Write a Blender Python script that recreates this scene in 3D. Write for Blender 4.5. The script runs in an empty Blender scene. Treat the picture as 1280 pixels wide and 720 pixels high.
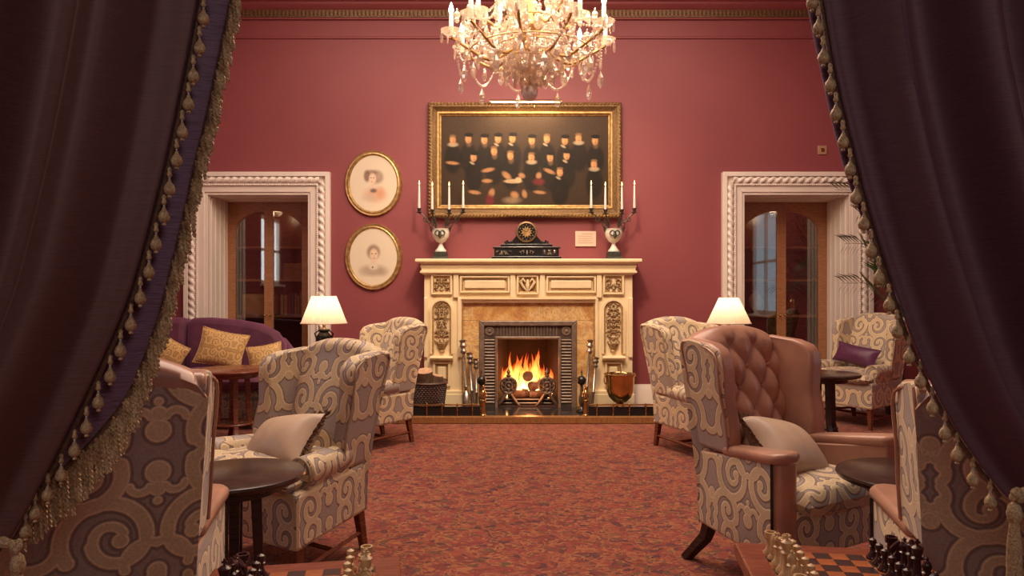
import bpy, math, random
import numpy as np
from mathutils import Vector, Matrix
R = math.radians
PI = math.pi
rnd = random.Random(7)
SC = bpy.context.scene
COL = SC.collection

# ------------------------------------------------------------------ camera, world, lights, exposure
F, YH, H = 890.0, 368.0, 1.30          # focal length in pixels, horizon row, eye height in metres
cam_d = bpy.data.cameras.new('camera')
cam_d.sensor_width = 36.0
cam_d.lens = F / 1280 * 36
cam_d.shift_y = (YH - 360) / 1280
cam_d.clip_start = 0.02
cam = bpy.data.objects.new('camera', cam_d)
cam.location = (0, 0, H)
cam.rotation_euler = (R(90), 0, 0)
COL.objects.link(cam)
SC.camera = cam

w = bpy.data.worlds.new('world')
SC.world = w
w.use_nodes = True
bg = w.node_tree.nodes['Background']
bg.inputs[0].default_value = (0.9, 0.62, 0.5, 1)
bg.inputs[1].default_value = 0.12

SC.view_settings.view_transform = 'Standard'
SC.view_settings.look = 'None'
SC.view_settings.gamma = 1.0
SC.view_settings.use_curve_mapping = False
SC.view_settings.exposure = 0.0


def light(name, kind, loc, power, color=(1, 0.8, 0.6), size=0.1, size_y=None, rot=(0, 0, 0), spot=None):
    d = bpy.data.lights.new(name, kind)
    d.energy = power
    d.color = color
    if kind == 'AREA':
        d.size = size
        if size_y:
            d.shape = 'RECTANGLE'
            d.size_y = size_y
    else:
        d.shadow_soft_size = size
    if spot:
        d.spot_size = R(spot)
        d.spot_blend = 0.8
    o = bpy.data.objects.new(name, d)
    o.location = loc
    o.rotation_euler = rot
    COL.objects.link(o)
    return o


# soft fill added under the far room's ceiling, with a spot towards the fireplace
light('ceiling_fill', 'AREA', (0.0, 4.9, 4.82), 320, (1.0, 0.80, 0.64), 5.0, 4.0)
light('ceiling_spot', 'SPOT', (0.2, 4.9, 4.7), 480, (1.0, 0.78, 0.52), 0.25, rot=(R(40), 0, 0), spot=75)
for sx_ in (-1, 1):
    light('hall_fill', 'AREA', (sx_ * 1.7, -2.3, 2.7), 17, (1.0, 0.88, 0.82), 0.7, 1.0, rot=(R(72), 0, R(26 * sx_)))  # unseen fill pair added behind the camera for curtains and chair backs

# ------------------------------------------------------------------ pixel -> world at a known distance
def PX(px, Y): return (px - 640) / F * Y
def PZ(py, Y): return H - (py - YH) / F * Y
def P(px, py, Y): return Vector((PX(px, Y), Y, PZ(py, Y)))

WALL = 8.05

# ------------------------------------------------------------------ node helpers and materials
class NT:
    def __init__(s, name):
        s.mat = bpy.data.materials.new(name)
        s.mat.use_nodes = True
        s.t = s.mat.node_tree
        s.t.nodes.clear()
        s.out = s.n('ShaderNodeOutputMaterial')
    def n(s, typ, **kw):
        nd = s.t.nodes.new(typ)
        for k, v in kw.items():
            setattr(nd, k, v)
        return nd
    def l(s, a, b):
        s.t.links.new(a, b)
    def put(s, sock, v):
        if isinstance(v, bpy.types.NodeSocket):
            s.l(v, sock)
        elif isinstance(v, (tuple, list)) and len(v) == 3 and sock.type == 'RGBA':
            sock.default_value = (*v, 1)
        else:
            sock.default_value = v
    def math(s, op, a, b=0.0, c=0.0, clamp=False):
        m = s.n('ShaderNodeMath', operation=op, use_clamp=clamp)
        s.put(m.inputs[0], a); s.put(m.inputs[1], b); s.put(m.inputs[2], c)
        return m.outputs[0]
    def mix(s, fac, a, b, blend='MIX'):
        m = s.n('ShaderNodeMix', data_type='RGBA', blend_type=blend)
        s.put(m.inputs[0], fac); s.put(m.inputs[6], a); s.put(m.inputs[7], b)
        return m.outputs[2]
    def coord(s, which='Object'):
        return s.n('ShaderNodeTexCoord').outputs[which]
    def mapping(s, vec, scale=(1, 1, 1), loc=(0, 0, 0), rot=(0, 0, 0)):
        m = s.n('ShaderNodeMapping')
        s.l(vec, m.inputs[0])
        m.inputs['Location'].default_value = loc
        m.inputs['Rotation'].default_value = rot
        m.inputs['Scale'].default_value = scale
        return m.outputs[0]
    def noise(s, vec, scale=5, detail=3, rough=0.5, dist=0.0, out=0):
        m = s.n('ShaderNodeTexNoise')
        if vec is not None: s.l(vec, m.inputs['Vector'])
        m.inputs['Scale'].default_value = scale
        m.inputs['Detail'].default_value = detail
        m.inputs['Roughness'].default_value = rough
        m.inputs['Distortion'].default_value = dist
        return m.outputs[out]
    def vor(s, vec, scale=5, feature='F1', out=0, rnds=1.0):
        m = s.n('ShaderNodeTexVoronoi', feature=feature)
        if vec is not None: s.l(vec, m.inputs['Vector'])
        m.inputs['Scale'].default_value = scale
        m.inputs['Randomness'].default_value = rnds
        return m.outputs[out]
    def ramp(s, fac, stops, interp='LINEAR'):
        m = s.n('ShaderNodeValToRGB')
        m.color_ramp.interpolation = interp
        e = m.color_ramp.elements
        while len(e) < len(stops): e.new(0.5)
        for i, (p, c) in enumerate(stops):
            e[i].position = p
            e[i].color = (*c, 1) if len(c) == 3 else c
        s.put(m.inputs[0], fac)
        return m.outputs[0]
    def bump(s, height, strength=0.3, dist=0.01):
        b = s.n('ShaderNodeBump')
        b.inputs['Strength'].default_value = strength
        b.inputs['Distance'].default_value = dist
        s.l(height, b.inputs['Height'])
        return b.outputs[0]
    def pbsdf(s, color, rough=0.5, metal=0.0, normal=None, **kw):
        p = s.n('ShaderNodeBsdfPrincipled')
        s.put(p.inputs['Base Color'], color)
        s.put(p.inputs['Roughness'], rough)
        s.put(p.inputs['Metallic'], metal)
        if normal is not None: s.l(normal, p.inputs['Normal'])
        for k, v in kw.items():
            s.put(p.inputs[k.replace('_', ' ')], v)
        return p.outputs[0]
    def done(s, sh):
        s.l(sh, s.out.inputs[0])
        return s.mat


M = {}

def simple(name, col, rough=0.5, metal=0.0, var=0.15, scale=12, bump=0.0, **kw):
    t = NT(name)
    nz = t.noise(t.coord(), scale, 4)
    c2 = tuple(x * (1 - var) for x in col)
    c3 = tuple(min(1, x * (1 + var)) for x in col)
    c = t.ramp(nz, [(0.3, c2), (0.7, c3)])
    nrm = t.bump(nz, bump, 0.01) if bump else None
    M[name] = t.done(t.pbsdf(c, rough, metal, nrm, **kw))
    return M[name]


def wood(name, dark, lite, rough=0.35, scale=(3, 3, 22), axis_scale=1.0):
    t = NT(name)
    v = t.mapping(t.coord(), scale)
    nz = t.noise(v, 4 * axis_scale, 5, 0.6, 1.2)
    c = t.ramp(nz, [(0.32, dark), (0.68, lite)])
    M[name] = t.done(t.pbsdf(c, t.math('MULTIPLY_ADD', nz, 0.15, rough - 0.07), 0, t.bump(nz, 0.08, 0.004)))
    return M[name]


def emit(name, col, strength):
    t = NT(name)
    e = t.n('ShaderNodeEmission')
    e.inputs[0].default_value = (*col, 1)
    e.inputs[1].default_value = strength
    M[name] = t.done(e.outputs[0])
    return M[name]


# painted wall
t = NT('wall_red')
nz = t.noise(t.coord(), 1.3, 4)
fine = t.noise(t.coord(), 90, 2)
M['wall_red'] = t.done(t.pbsdf(t.ramp(nz, [(0.3, (0.235, 0.052, 0.060)), (0.7, (0.26, 0.060, 0.067))]), 0.55, 0, t.bump(fine, 0.06, 0.003)))
simple('white_paint', (0.80, 0.71, 0.63), 0.4, 0, 0.05, 3)
simple('ceiling_paint', (0.30, 0.055, 0.06), 0.7, 0, 0.05, 2)
simple('cream', (0.82, 0.67, 0.42), 0.38, 0, 0.07, 5)
simple('glaze_gold', (0.42, 0.25, 0.09), 0.4, 0.2, 0.3, 30)
simple('carving', (0.36, 0.23, 0.11), 0.45, 0.15, 0.4, 40, 0.2)
simple('gilt', (0.50, 0.32, 0.13), 0.36, 0.75, 0.35, 25, 0.08)
simple('gilt_dull', (0.20, 0.12, 0.055), 0.45, 0.45, 0.4, 60, 0.15)
simple('brass', (0.58, 0.40, 0.17), 0.2, 1.0, 0.2, 9)
simple('brass_dark', (0.30, 0.18, 0.08), 0.3, 0.9, 0.3, 20)
simple('bronze', (0.07, 0.075, 0.06), 0.4, 0.7, 0.3, 30)
simple('iron', (0.10, 0.075, 0.06), 0.45, 0.4, 0.3, 18)
simple('iron_polished', (0.24, 0.175, 0.135), 0.42, 0.4, 0.25, 20)
simple('steel', (0.34, 0.30, 0.26), 0.32, 0.9, 0.25, 30)
simple('black', (0.012, 0.011, 0.012), 0.25, 0.0, 0.2, 10)
simple('soot', (0.03, 0.012, 0.012), 0.9, 0, 0.4, 8, 0.2)
simple('slate', (0.025, 0.022, 0.024), 0.13, 0, 0.3, 6)
simple('porcelain', (0.72, 0.66, 0.58), 0.22, 0, 0.05, 8)
simple('wax', (0.80, 0.66, 0.60), 0.45, 0, 0.04, 8)
simple('paper', (0.66, 0.50, 0.40), 0.7, 0, 0.05, 8)
simple('plate_tan', (0.45, 0.27, 0.16), 0.4, 0.2, 0.1, 8)
simple('leather', (0.45, 0.235, 0.16), 0.30, 0, 0.18, 7, 0.05)
simple('satin', (0.56, 0.41, 0.29), 0.42, 0, 0.10, 9)
simple('fringe_brown', (0.15, 0.075, 0.035), 0.8, 0, 0.5, 90)
simple('piping', (0.36, 0.27, 0.17), 0.6, 0, 0.2, 40)
simple('purple_velvet', (0.105, 0.022, 0.055), 0.75, 0, 0.25, 10, 0.05, Sheen_Weight=0.6, Sheen_Tint=(0.6, 0.3, 0.5, 1))
simple('purple_silk', (0.10, 0.022, 0.07), 0.45, 0, 0.2, 14)
simple('leaf', (0.055, 0.11, 0.03), 0.45, 0, 0.4, 20)
simple('leaf_dry', (0.07, 0.06, 0.025), 0.6, 0, 0.4, 20)
simple('pot', (0.10, 0.06, 0.04), 0.4, 0, 0.2, 10)
simple('bark', (0.13, 0.075, 0.045), 0.85, 0, 0.5, 25, 0.4)
simple('log_cut', (0.50, 0.30, 0.18), 0.8, 0, 0.25, 25, 0.1)
simple('log_char', (0.09, 0.045, 0.03), 0.9, 0, 0.6, 20, 0.4)
simple('wicker', (0.075, 0.035, 0.025), 0.55, 0, 0.5, 40)
simple('boxwood', (0.62, 0.40, 0.20), 0.28, 0, 0.2, 25)
simple('rosewood', (0.060, 0.020, 0.018), 0.22, 0, 0.4, 25)
simple('board_light', (0.40, 0.115, 0.035), 0.25, 0, 0.2, 25)
simple('board_dark', (0.045, 0.022, 0.020), 0.25, 0, 0.3, 25)
simple('book_tan', (0.40, 0.24, 0.10), 0.6, 0, 0.2, 10)
simple('book_blue', (0.10, 0.13, 0.20), 0.6, 0, 0.2, 10)
simple('book_red', (0.20, 0.05, 0.04), 0.6, 0, 0.2, 10)
simple('stone_pale', (0.60, 0.52, 0.45), 0.5, 0, 0.1, 8)
simple('cord_gold', (0.52, 0.35, 0.19), 0.5, 0.15, 0.45, 220, 0.3)
simple('cord_dark', (0.16, 0.085, 0.05), 0.6, 0.1, 0.4, 160, 0.3)
simple('bead_clear', (0.55, 0.48, 0.48), 0.15, 0.3, 0.2, 100)
wood('mahogany', (0.10, 0.028, 0.016), (0.24, 0.075, 0.036), 0.25)
wood('door_wood', (0.27, 0.11, 0.05), (0.48, 0.22, 0.10), 0.3)
wood('dark_wood', (0.026, 0.014, 0.011), (0.06, 0.030, 0.022), 0.22)
wood('kerb_wood', (0.20, 0.085, 0.03), (0.36, 0.17, 0.06), 0.3, (22, 3, 3))
wood('table_red', (0.16, 0.035, 0.016), (0.28, 0.07, 0.03), 0.22, (3, 22, 3))
emit('bulb', (1.0, 0.75, 0.45), 22)
emit('flame', (1.0, 0.42, 0.12), 14)

# yellow brown breccia marble
t = NT('marble')
c = t.coord()
nz = t.noise(c, 2.2, 6, 0.62, 1.6)
vn = t.noise(c, 7.0, 5, 0.7, 2.5)
base = t.ramp(nz, [(0.30, (0.42, 0.16, 0.09)), (0.42, (0.64, 0.35, 0.11)), (0.52, (0.74, 0.52, 0.24)), (0.60, (0.60, 0.33, 0.14)), (0.72, (0.50, 0.24, 0.15))])
vein = t.ramp(vn, [(0.46, (0, 0, 0)), (0.5, (1, 1, 1)), (0.54, (0, 0, 0))])
M['marble'] = t.done(t.pbsdf(t.mix(t.math('MULTIPLY', vein, 0.55), base, (0.22, 0.10, 0.06)), 0.18))

# carpet: woven red ground with orange, plum and olive leaf flecks
t = NT('carpet')
c = t.coord()
wn = t.noise(c, 9, 2, out=1)
off = t.n('ShaderNodeVectorMath', operation='MULTIPLY_ADD')
t.l(wn, off.inputs[0]); off.inputs[1].default_value = (0.12, 0.10, 0); t.l(c, off.inputs[2])
v = t.mapping(off.outputs[0], (24, 33, 1))
cell = t.vor(v, 1.0, 'F1', 1)
sep = t.n('ShaderNodeSeparateColor'); t.l(cell, sep.inputs[0])
colr = t.ramp(sep.outputs[0], [(0.0, (0.20, 0.034, 0.022)), (0.25, (0.28, 0.050, 0.030)), (0.45, (0.11, 0.024, 0.026)), (0.6, (0.29, 0.070, 0.034)), (0.75, (0.15, 0.060, 0.024)), (0.88, (0.24, 0.034, 0.024))], 'CONSTANT')
edge = t.vor(v, 1.0, 'DISTANCE_TO_EDGE', 0)
n2 = t.noise(c, 9, 2)
lw = t.math('MULTIPLY', t.math('LESS_THAN', edge, 0.055), t.math('GREATER_THAN', n2, 0.5))
v2 = t.mapping(off.outputs[0], (52, 70, 1), (3.1, 1.7, 0))
cell2 = t.vor(v2, 1.0, 'F1', 1)
sep2 = t.n('ShaderNodeSeparateColor'); t.l(cell2, sep2.inputs[0])
fleck = t.math('MULTIPLY', t.math('GREATER_THAN', sep2.outputs[1], 0.80), 0.75)
colr = t.mix(fleck, colr, t.ramp(sep2.outputs[2], [(0.0, (0.42, 0.15, 0.05)), (0.5, (0.10, 0.035, 0.05)), (0.7, (0.34, 0.055, 0.02))], 'CONSTANT'))
colr = t.mix(t.math('MULTIPLY', lw, 0.8), colr, (0.40, 0.155, 0.055))
fz = t.noise(c, 260, 2)
colr = t.mix(0.35, colr, t.ramp(fz, [(0.3, (0.3, 0.3, 0.3)), (0.7, (1.3, 1.3, 1.3))]), 'MULTIPLY')
M['carpet'] = t.done(t.pbsdf(colr, 0.95, 0, t.bump(fz, 0.5, 0.01), Sheen_Weight=0.15))


def arc_group():
    """signed distance to a round-ended arc (or, with zero radius, a dot) in the plane of the cloth"""
    g = bpy.data.node_groups.new('scroll_arc', 'ShaderNodeTree')
    for nm in ('u', 'v', 'cx', 'cy', 'turn', 'half', 'radius', 'width'):
        g.interface.new_socket(nm, in_out='INPUT', socket_type='NodeSocketFloat')
    g.interface.new_socket('d', in_out='OUTPUT', socket_type='NodeSocketFloat')
    gi = g.nodes.new('NodeGroupInput'); go = g.nodes.new('NodeGroupOutput')
    def mt(op, a, b=0.0, c=0.0):
        n = g.nodes.new('ShaderNodeMath'); n.operation = op
        for k, x in enumerate((a, b, c)):
            if isinstance(x, (int, float)): n.inputs[k].default_value = x
            else: g.links.new(x, n.inputs[k])
        return n.outputs[0]
    u, v, cx, cy, turn, half, rad, wid = [gi.outputs[k] for k in range(8)]
    du, dv = mt('SUBTRACT', u, cx), mt('SUBTRACT', v, cy)
    r = mt('SQRT', mt('ADD', mt('MULTIPLY', du, du), mt('MULTIPLY', dv, dv)))
    th = mt('ABSOLUTE', mt('WRAP', mt('SUBTRACT', mt('ARCTAN2', dv, du), turn), PI, -PI))
    ex = mt('MAXIMUM', mt('SUBTRACT', th, half), 0.0)          # angle beyond the end of the arc
    a2 = mt('SUBTRACT', mt('MULTIPLY', r, mt('COSINE', ex)), rad)
    b2 = mt('MULTIPLY', r, mt('SINE', ex))
    d = mt('SUBTRACT', mt('SQRT', mt('ADD', mt('MULTIPLY', a2, a2), mt('MULTIPLY', b2, b2))), wid)
    g.links.new(d, go.inputs[0])
    return g
ARC = arc_group()
# acanthus scrolls of one half repeat: centre, middle angle, half opening, radius, half width
SCROLLS = [(0.44, 0.40, 75, 105, 0.35, 0.07), (0.32, 0.38, 262, 90, 0.225, 0.062), (0.405, 0.40, 80, 80, 0.125, 0.05), (0.31, 0.37, 0, 0, 0.0, 0.075),
           (1.00, 0.40, 230, 55, 0.20, 0.062), (0.08, 0.12, 60, 75, 0.20, 0.05), (0.0, 0.02, 0, 0, 0.0, 0.09),
           (0.60, 1.02, 262, 98, 0.30, 0.07), (0.49, 1.01, 85, 90, 0.185, 0.058), (0.585, 1.00, 265, 80, 0.095, 0.045), (0.515, 1.0, 0, 0, 0.0, 0.065),
           (1.00, 1.08, 195, 60, 0.13, 0.055), (1.0, 0.82, 0, 0, 0.0, 0.09), (0.0, 1.0, 0, 0, 0.0, 0.115), (0.0, 0.84, 0, 0, 0.0, 0.08), (0.0, 0.72, 0, 0, 0.0, 0.045), (0.15, 0.90, 275, 70, 0.09, 0.042)]

def damask(name, ground, scroll, line, tile=1.0, rel=0.35):
    """scrolling acanthus damask, mirrored repeat, read from the UV map"""
    t = NT(name)
    uv = t.coord('UV')
    sp = t.n('ShaderNodeSeparateXYZ'); t.l(uv, sp.inputs[0])
    u = t.math('PINGPONG', t.math('MULTIPLY', sp.outputs[0], tile), 1.0)
    v = t.math('PINGPONG', t.math('MULTIPLY', sp.outputs[1], tile), 1.2)
    d = None
    for (cx, cy, turn, half, rad, wid) in SCROLLS:
        g = t.n('ShaderNodeGroup'); g.node_tree = ARC
        for k, x in enumerate((u, v, cx, cy, R((turn + 180) % 360 - 180), R(half), rad, wid)): t.put(g.inputs[k], x)
        d = g.outputs[0] if d is None else t.math('MINIMUM', d, g.outputs[0])
    mask = t.n('ShaderNodeMapRange', interpolation_type='SMOOTHSTEP')
    mask.inputs[1].default_value = 0.014; mask.inputs[2].default_value = -0.014
    t.l(d, mask.inputs[0]); mk = mask.outputs[0]
    ln = t.math('LESS_THAN', t.math('ABSOLUTE', t.math('SUBTRACT', d, 0.016)), 0.013)
    hl = t.math('LESS_THAN', t.math('ABSOLUTE', t.math('ADD', d, 0.012)), 0.009)
    weave = t.noise(t.coord(), 150, 2)
    tone = t.noise(t.coord(), 7, 2)
    c = t.mix(mk, ground, t.mix(tone, tuple(x * 0.82 for x in scroll), tuple(min(1, x * 1.15) for x in scroll)))
    c = t.mix(t.math('MULTIPLY', hl, 0.45), c, tuple(min(1, x * 1.5) for x in scroll))
    c = t.mix(t.math('MULTIPLY', ln, 0.7), c, line)
    c = t.mix(0.4, c, t.ramp(weave, [(0.3, (0.65, 0.65, 0.65)), (0.7, (1.25, 1.25, 1.25))]), 'MULTIPLY')
    M[name] = t.done(t.pbsdf(c, t.math('MULTIPLY_ADD', mk, 0.2, 0.5), 0, t.bump(mk, rel, 0.01), Sheen_Weight=0.2))

damask('damask', (0.38, 0.305, 0.265), (0.66, 0.51, 0.31), (0.20, 0.135, 0.10))
damask('damask_gold', (0.50, 0.30, 0.10), (0.66, 0.42, 0.16), (0.26, 0.13, 0.05), 1.6)
damask('damask_dark', (0.035, 0.022, 0.022), (0.12, 0.065, 0.035), (0.14, 0.05, 0.03), 1.6)

# velvet of the curtains (slubbed, horizontal weave)
def velvet(name, col, sheen, rough=0.6, wv=0.35):
    t = NT(name)
    v = t.mapping(t.coord(), (30, 30, 420))
    nz = t.noise(v, 1.0, 3, 0.6)
    c = t.mix(wv, col, t.ramp(nz, [(0.3, (0.55, 0.55, 0.55)), (0.7, (1.5, 1.5, 1.5))]), 'MULTIPLY')
    M[name] = t.done(t.pbsdf(c, rough, 0, t.bump(nz, 0.2, 0.002), Sheen_Weight=0.25, Sheen_Roughness=0.3, Sheen_Tint=sheen))
velvet('velvet_brown', (0.135, 0.054, 0.050), (0.85, 0.5, 0.42, 1))
velvet('velvet_plum', (0.115, 0.044, 0.062), (0.72, 0.40, 0.66, 1))
velvet('lining_purple', (0.25, 0.14, 0.24), (0.5, 0.35, 0.6, 1), 0.55, 0.9)

# glass of the doors: a reflective pane seen through
t = NT('pane_glass')
tr = t.n('ShaderNodeBsdfTransparent'); tr.inputs[0].default_value = (0.86, 0.84, 0.82, 1)
gl = t.n('ShaderNodeBsdfGlossy'); gl.inputs['Roughness'].default_value = 0.02
mx = t.n('ShaderNodeMixShader'); mx.inputs[0].default_value = 0.17
t.l(tr.outputs[0], mx.inputs[1]); t.l(gl.outputs[0], mx.inputs[2])
M['pane_glass'] = t.done(mx.outputs[0])

# cut crystal: part clear, part mirror-bright facets, part milky with scattered light
t = NT('crystal')
tr = t.n('ShaderNodeBsdfTransparent'); tr.inputs[0].default_value = (1, 0.96, 0.92, 1)
gs = t.n('ShaderNodeBsdfGlossy'); gs.inputs['Roughness'].default_value = 0.10; gs.inputs[0].default_value = (1, 0.93, 0.86, 1)
df = t.n('ShaderNodeBsdfDiffuse'); df.inputs[0].default_value = (0.62, 0.52, 0.46, 1)
tl = t.n('ShaderNodeBsdfTranslucent'); tl.inputs[0].default_value = (0.75, 0.65, 0.57, 1)
m0 = t.n('ShaderNodeMixShader'); m0.inputs[0].default_value = 0.5
t.l(df.outputs[0], m0.inputs[1]); t.l(tl.outputs[0], m0.inputs[2])
m1 = t.n('ShaderNodeMixShader'); m1.inputs[0].default_value = 0.45
t.l(m0.outputs[0], m1.inputs[1]); t.l(gs.outputs[0], m1.inputs[2])
m2 = t.n('ShaderNodeMixShader'); m2.inputs[0].default_value = 0.55
t.l(tr.outputs[0], m2.inputs[1]); t.l(m1.outputs[0], m2.inputs[2])
M['crystal'] = t.done(m2.outputs[0])
t = NT('crystal_ball')
nz = t.vor(t.coord(), 60, 'F1', 1)
M['crystal_ball'] = t.done(t.pbsdf((0.86, 0.80, 0.76), 0.08, 0.0, t.bump(t.vor(t.coord(), 55), 0.8, 0.01)))

# lamp shade fabric lets the light of its bulb through
t = NT('shade_fabric')
d = t.n('ShaderNodeBsdfDiffuse'); d.inputs[0].default_value = (0.85, 0.72, 0.6, 1)
tl = t.n('ShaderNodeBsdfTranslucent'); tl.inputs[0].default_value = (0.95, 0.78, 0.62, 1)
mx = t.n('ShaderNodeMixShader'); mx.inputs[0].default_value = 0.55
t.l(d.outputs[0], mx.inputs[1]); t.l(tl.outputs[0], mx.inputs[2])
M['shade_fabric'] = t.done(mx.outputs[0])

# fire: hot at the root, cooler at the tip, ragged holes
t = NT('fire')
c = t.coord('Generated')
sp = t.n('ShaderNodeSeparateXYZ'); t.l(c, sp.inputs[0])
col = t.ramp(sp.outputs[2], [(0.0, (1.0, 0.55, 0.18)), (0.35, (1.0, 0.30, 0.05)), (0.75, (0.9, 0.12, 0.015)), (1.0, (0.5, 0.03, 0.005))])
e = t.n('ShaderNodeEmission'); t.l(col, e.inputs[0])
t.l(t.ramp(sp.outputs[2], [(0.0, (1, 1, 1)), (0.5, (0.5, 0.5, 0.5)), (1.0, (0.10, 0.10, 0.10))]), e.inputs[1])
e2 = t.math('MULTIPLY', t.ramp(sp.outputs[2], [(0.0, (1, 1, 1)), (0.5, (0.5, 0.5, 0.5)), (1.0, (0.10, 0.10, 0.10))]), 11.0)
t.l(e2, e.inputs[1])
tr = t.n('ShaderNodeBsdfTransparent')
mx = t.n('ShaderNodeMixShader')
v = t.mapping(t.coord('Object'), (30, 30, 9))
t.l(t.ramp(t.noise(v, 1.0, 3), [(0.38, (0.1, 0.1, 0.1)), (0.6, (0.85, 0.85, 0.85))]), mx.inputs[0])
t.l(tr.outputs[0], mx.inputs[1]); t.l(e.outputs[0], mx.inputs[2])
M['fire'] = t.done(mx.outputs[0])

# painted canvas: flat print carried by the point colours of a fine grid
def attr_mat(name, rough=0.45):
    t = NT(name)
    a = t.n('ShaderNodeAttribute', attribute_name='paint')
    nz = t.noise(t.coord(), 120, 2)
    M[name] = t.done(t.pbsdf(a.outputs[0], rough, 0, t.bump(nz, 0.1, 0.002), Specular_IOR_Level=0.15))
attr_mat('oil_canvas', 0.42)
attr_mat('drawing_paper', 0.7)

t = NT('net_window')
e = t.n('ShaderNodeEmission'); e.inputs[0].default_value = (0.95, 0.97, 1.0, 1); e.inputs[1].default_value = 3.0
M['net_window'] = t.done(e.outputs[0])
t = NT('dusk_window')
e = t.n('ShaderNodeEmission'); e.inputs[0].default_value = (0.75, 0.85, 0.95, 1); e.inputs[1].default_value = 0.9
M['dusk_window'] = t.done(e.outputs[0])

# ------------------------------------------------------------------ mesh helpers
class MB:
    def __init__(s):
        s.v, s.f, s.m = [], [], []
    def add(s, vs, fs, mi=0):
        b = len(s.v)
        s.v.extend([tuple(p) for p in vs])
        for k, fc in enumerate(fs):
            s.f.append(tuple(i + b for i in fc))
            s.m.append(mi if isinstance(mi, int) else mi[k])
        return s
    def box(s, x0, x1, y0, y1, z0, z1, mi=0):
        return s.add([(x0, y0, z0), (x1, y0, z0), (x1, y1, z0), (x0, y1, z0), (x0, y0, z1), (x1, y0, z1), (x1, y1, z1), (x0, y1, z1)],
                     [(0, 3, 2, 1), (4, 5, 6, 7), (0, 1, 5, 4), (1, 2, 6, 5), (2, 3, 7, 6), (3, 0, 4, 7)], mi)
    def loft(s, rings, cap=True, mi=0, closed=True, mats=None):
        n = len(rings[0]); vs = [p for r in rings for p in r]; fs = []; mm = []
        for i in range(len(rings) - 1):
            for j in range(n if closed else n - 1):
                a, b = i * n + j, i * n + (j + 1) % n
                fs.append((a, b, b + n, a + n)); mm.append(mats[j] if mats else mi)
        if cap and closed:
            fs.append(tuple(range(n - 1, -1, -1))); mm.append(mi)
            fs.append(tuple(range((len(rings) - 1) * n, len(rings) * n))); mm.append(mi)
        return s.add(vs, fs, mm)
    def prism(s, poly, fn0, fn1, mi=0, mats=None):
        n = len(poly)
        vs = [fn0(*p) for p in poly] + [fn1(*p) for p in poly]
        fs = [tuple(range(n - 1, -1, -1)), tuple(range(n, 2 * n))]
        mm = list(mats) if mats else [mi, mi]
        for i in range(n):
            j = (i + 1) % n
            fs.append((i, j, j + n, i + n)); mm.append(mats[2] if mats and len(mats) == 3 else mi)
        if mats: mm = [mats[0], mats[1]] + [mats[2]] * n
        return s.add(vs, fs, mm)
    def tube(s, path, r, n=8, mi=0, cap=True, lobes=None):
        path = [Vector(p) for p in path]
        rings = []; up = None
        for i, p in enumerate(path):
            d = (path[min(i + 1, len(path) - 1)] - path[max(i - 1, 0)])
            if d.length < 1e-9: d = Vector((0, 0, 1))
            d.normalize()
            if up is None:
                up = Vector((0, 0, 1)) if abs(d.z) < 0.9 else Vector((1, 0, 0))
            side = d.cross(up).normalized(); up = side.cross(d).normalized()
            rr = r[i] if isinstance(r, (list, tuple)) else r
            rings.append([p + (side * math.cos(2 * PI * k / n) + up * math.sin(2 * PI * k / n)) * rr for k in range(n)])
        return s.loft(rings, cap, mi)
    def lathe(s, prof, n=16, c=(0, 0, 0), mi=0, cap=True, rfn=None, arc=2 * PI):
        rings = []
        for (r, z) in prof:
            rings.append([(c[0] + (r * (rfn(k) if rfn else 1)) * math.cos(2 * PI * k / n), c[1] + (r * (rfn(k) if rfn else 1)) * math.sin(2 * PI * k / n), c[2] + z) for k in range(n)])
        return s.loft(rings, cap, mi)
    def ball(s, c, r, n=10, mi=0, sz=1.0):
        k = max(4, n // 2 + 1)
        prof = [(max(1e-4, r * math.sin(PI * i / k)), -r * sz * math.cos(PI * i / k)) for i in range(k + 1)]
        return s.lathe(prof, n, c, mi)
    def xform(s, mat):
        s.v = [tuple(mat @ Vector(p)) for p in s.v]
        return s


def box_uv(me, scale=5.0, off=(0, 0)):
    uv = me.uv_layers.new(name='UVMap')
    co = np.empty(len(me.vertices) * 3); me.vertices.foreach_get('co', co); co = co.reshape(-1, 3)
    nor = np.empty(len(me.polygons) * 3); me.polygons.foreach_get('normal', nor); nor = np.abs(nor.reshape(-1, 3))
    vi = np.empty(len(me.loops), dtype=np.int32); me.loops.foreach_get('vertex_index', vi)
    tot = np.empty(len(me.polygons), dtype=np.int32); me.polygons.foreach_get('loop_total', tot)
    ax = np.repeat(np.argmax(nor * np.array([1.0, 1.0, 0.8]), axis=1), tot)
    c = co[vi]
    u = np.where(ax == 0, c[:, 1], c[:, 0]); v = np.where(ax == 2, c[:, 1], c[:, 2])
    out = np.stack([u * scale + off[0], v * scale + off[1]], 1).ravel()
    uv.data.foreach_set('uv', out)


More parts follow.
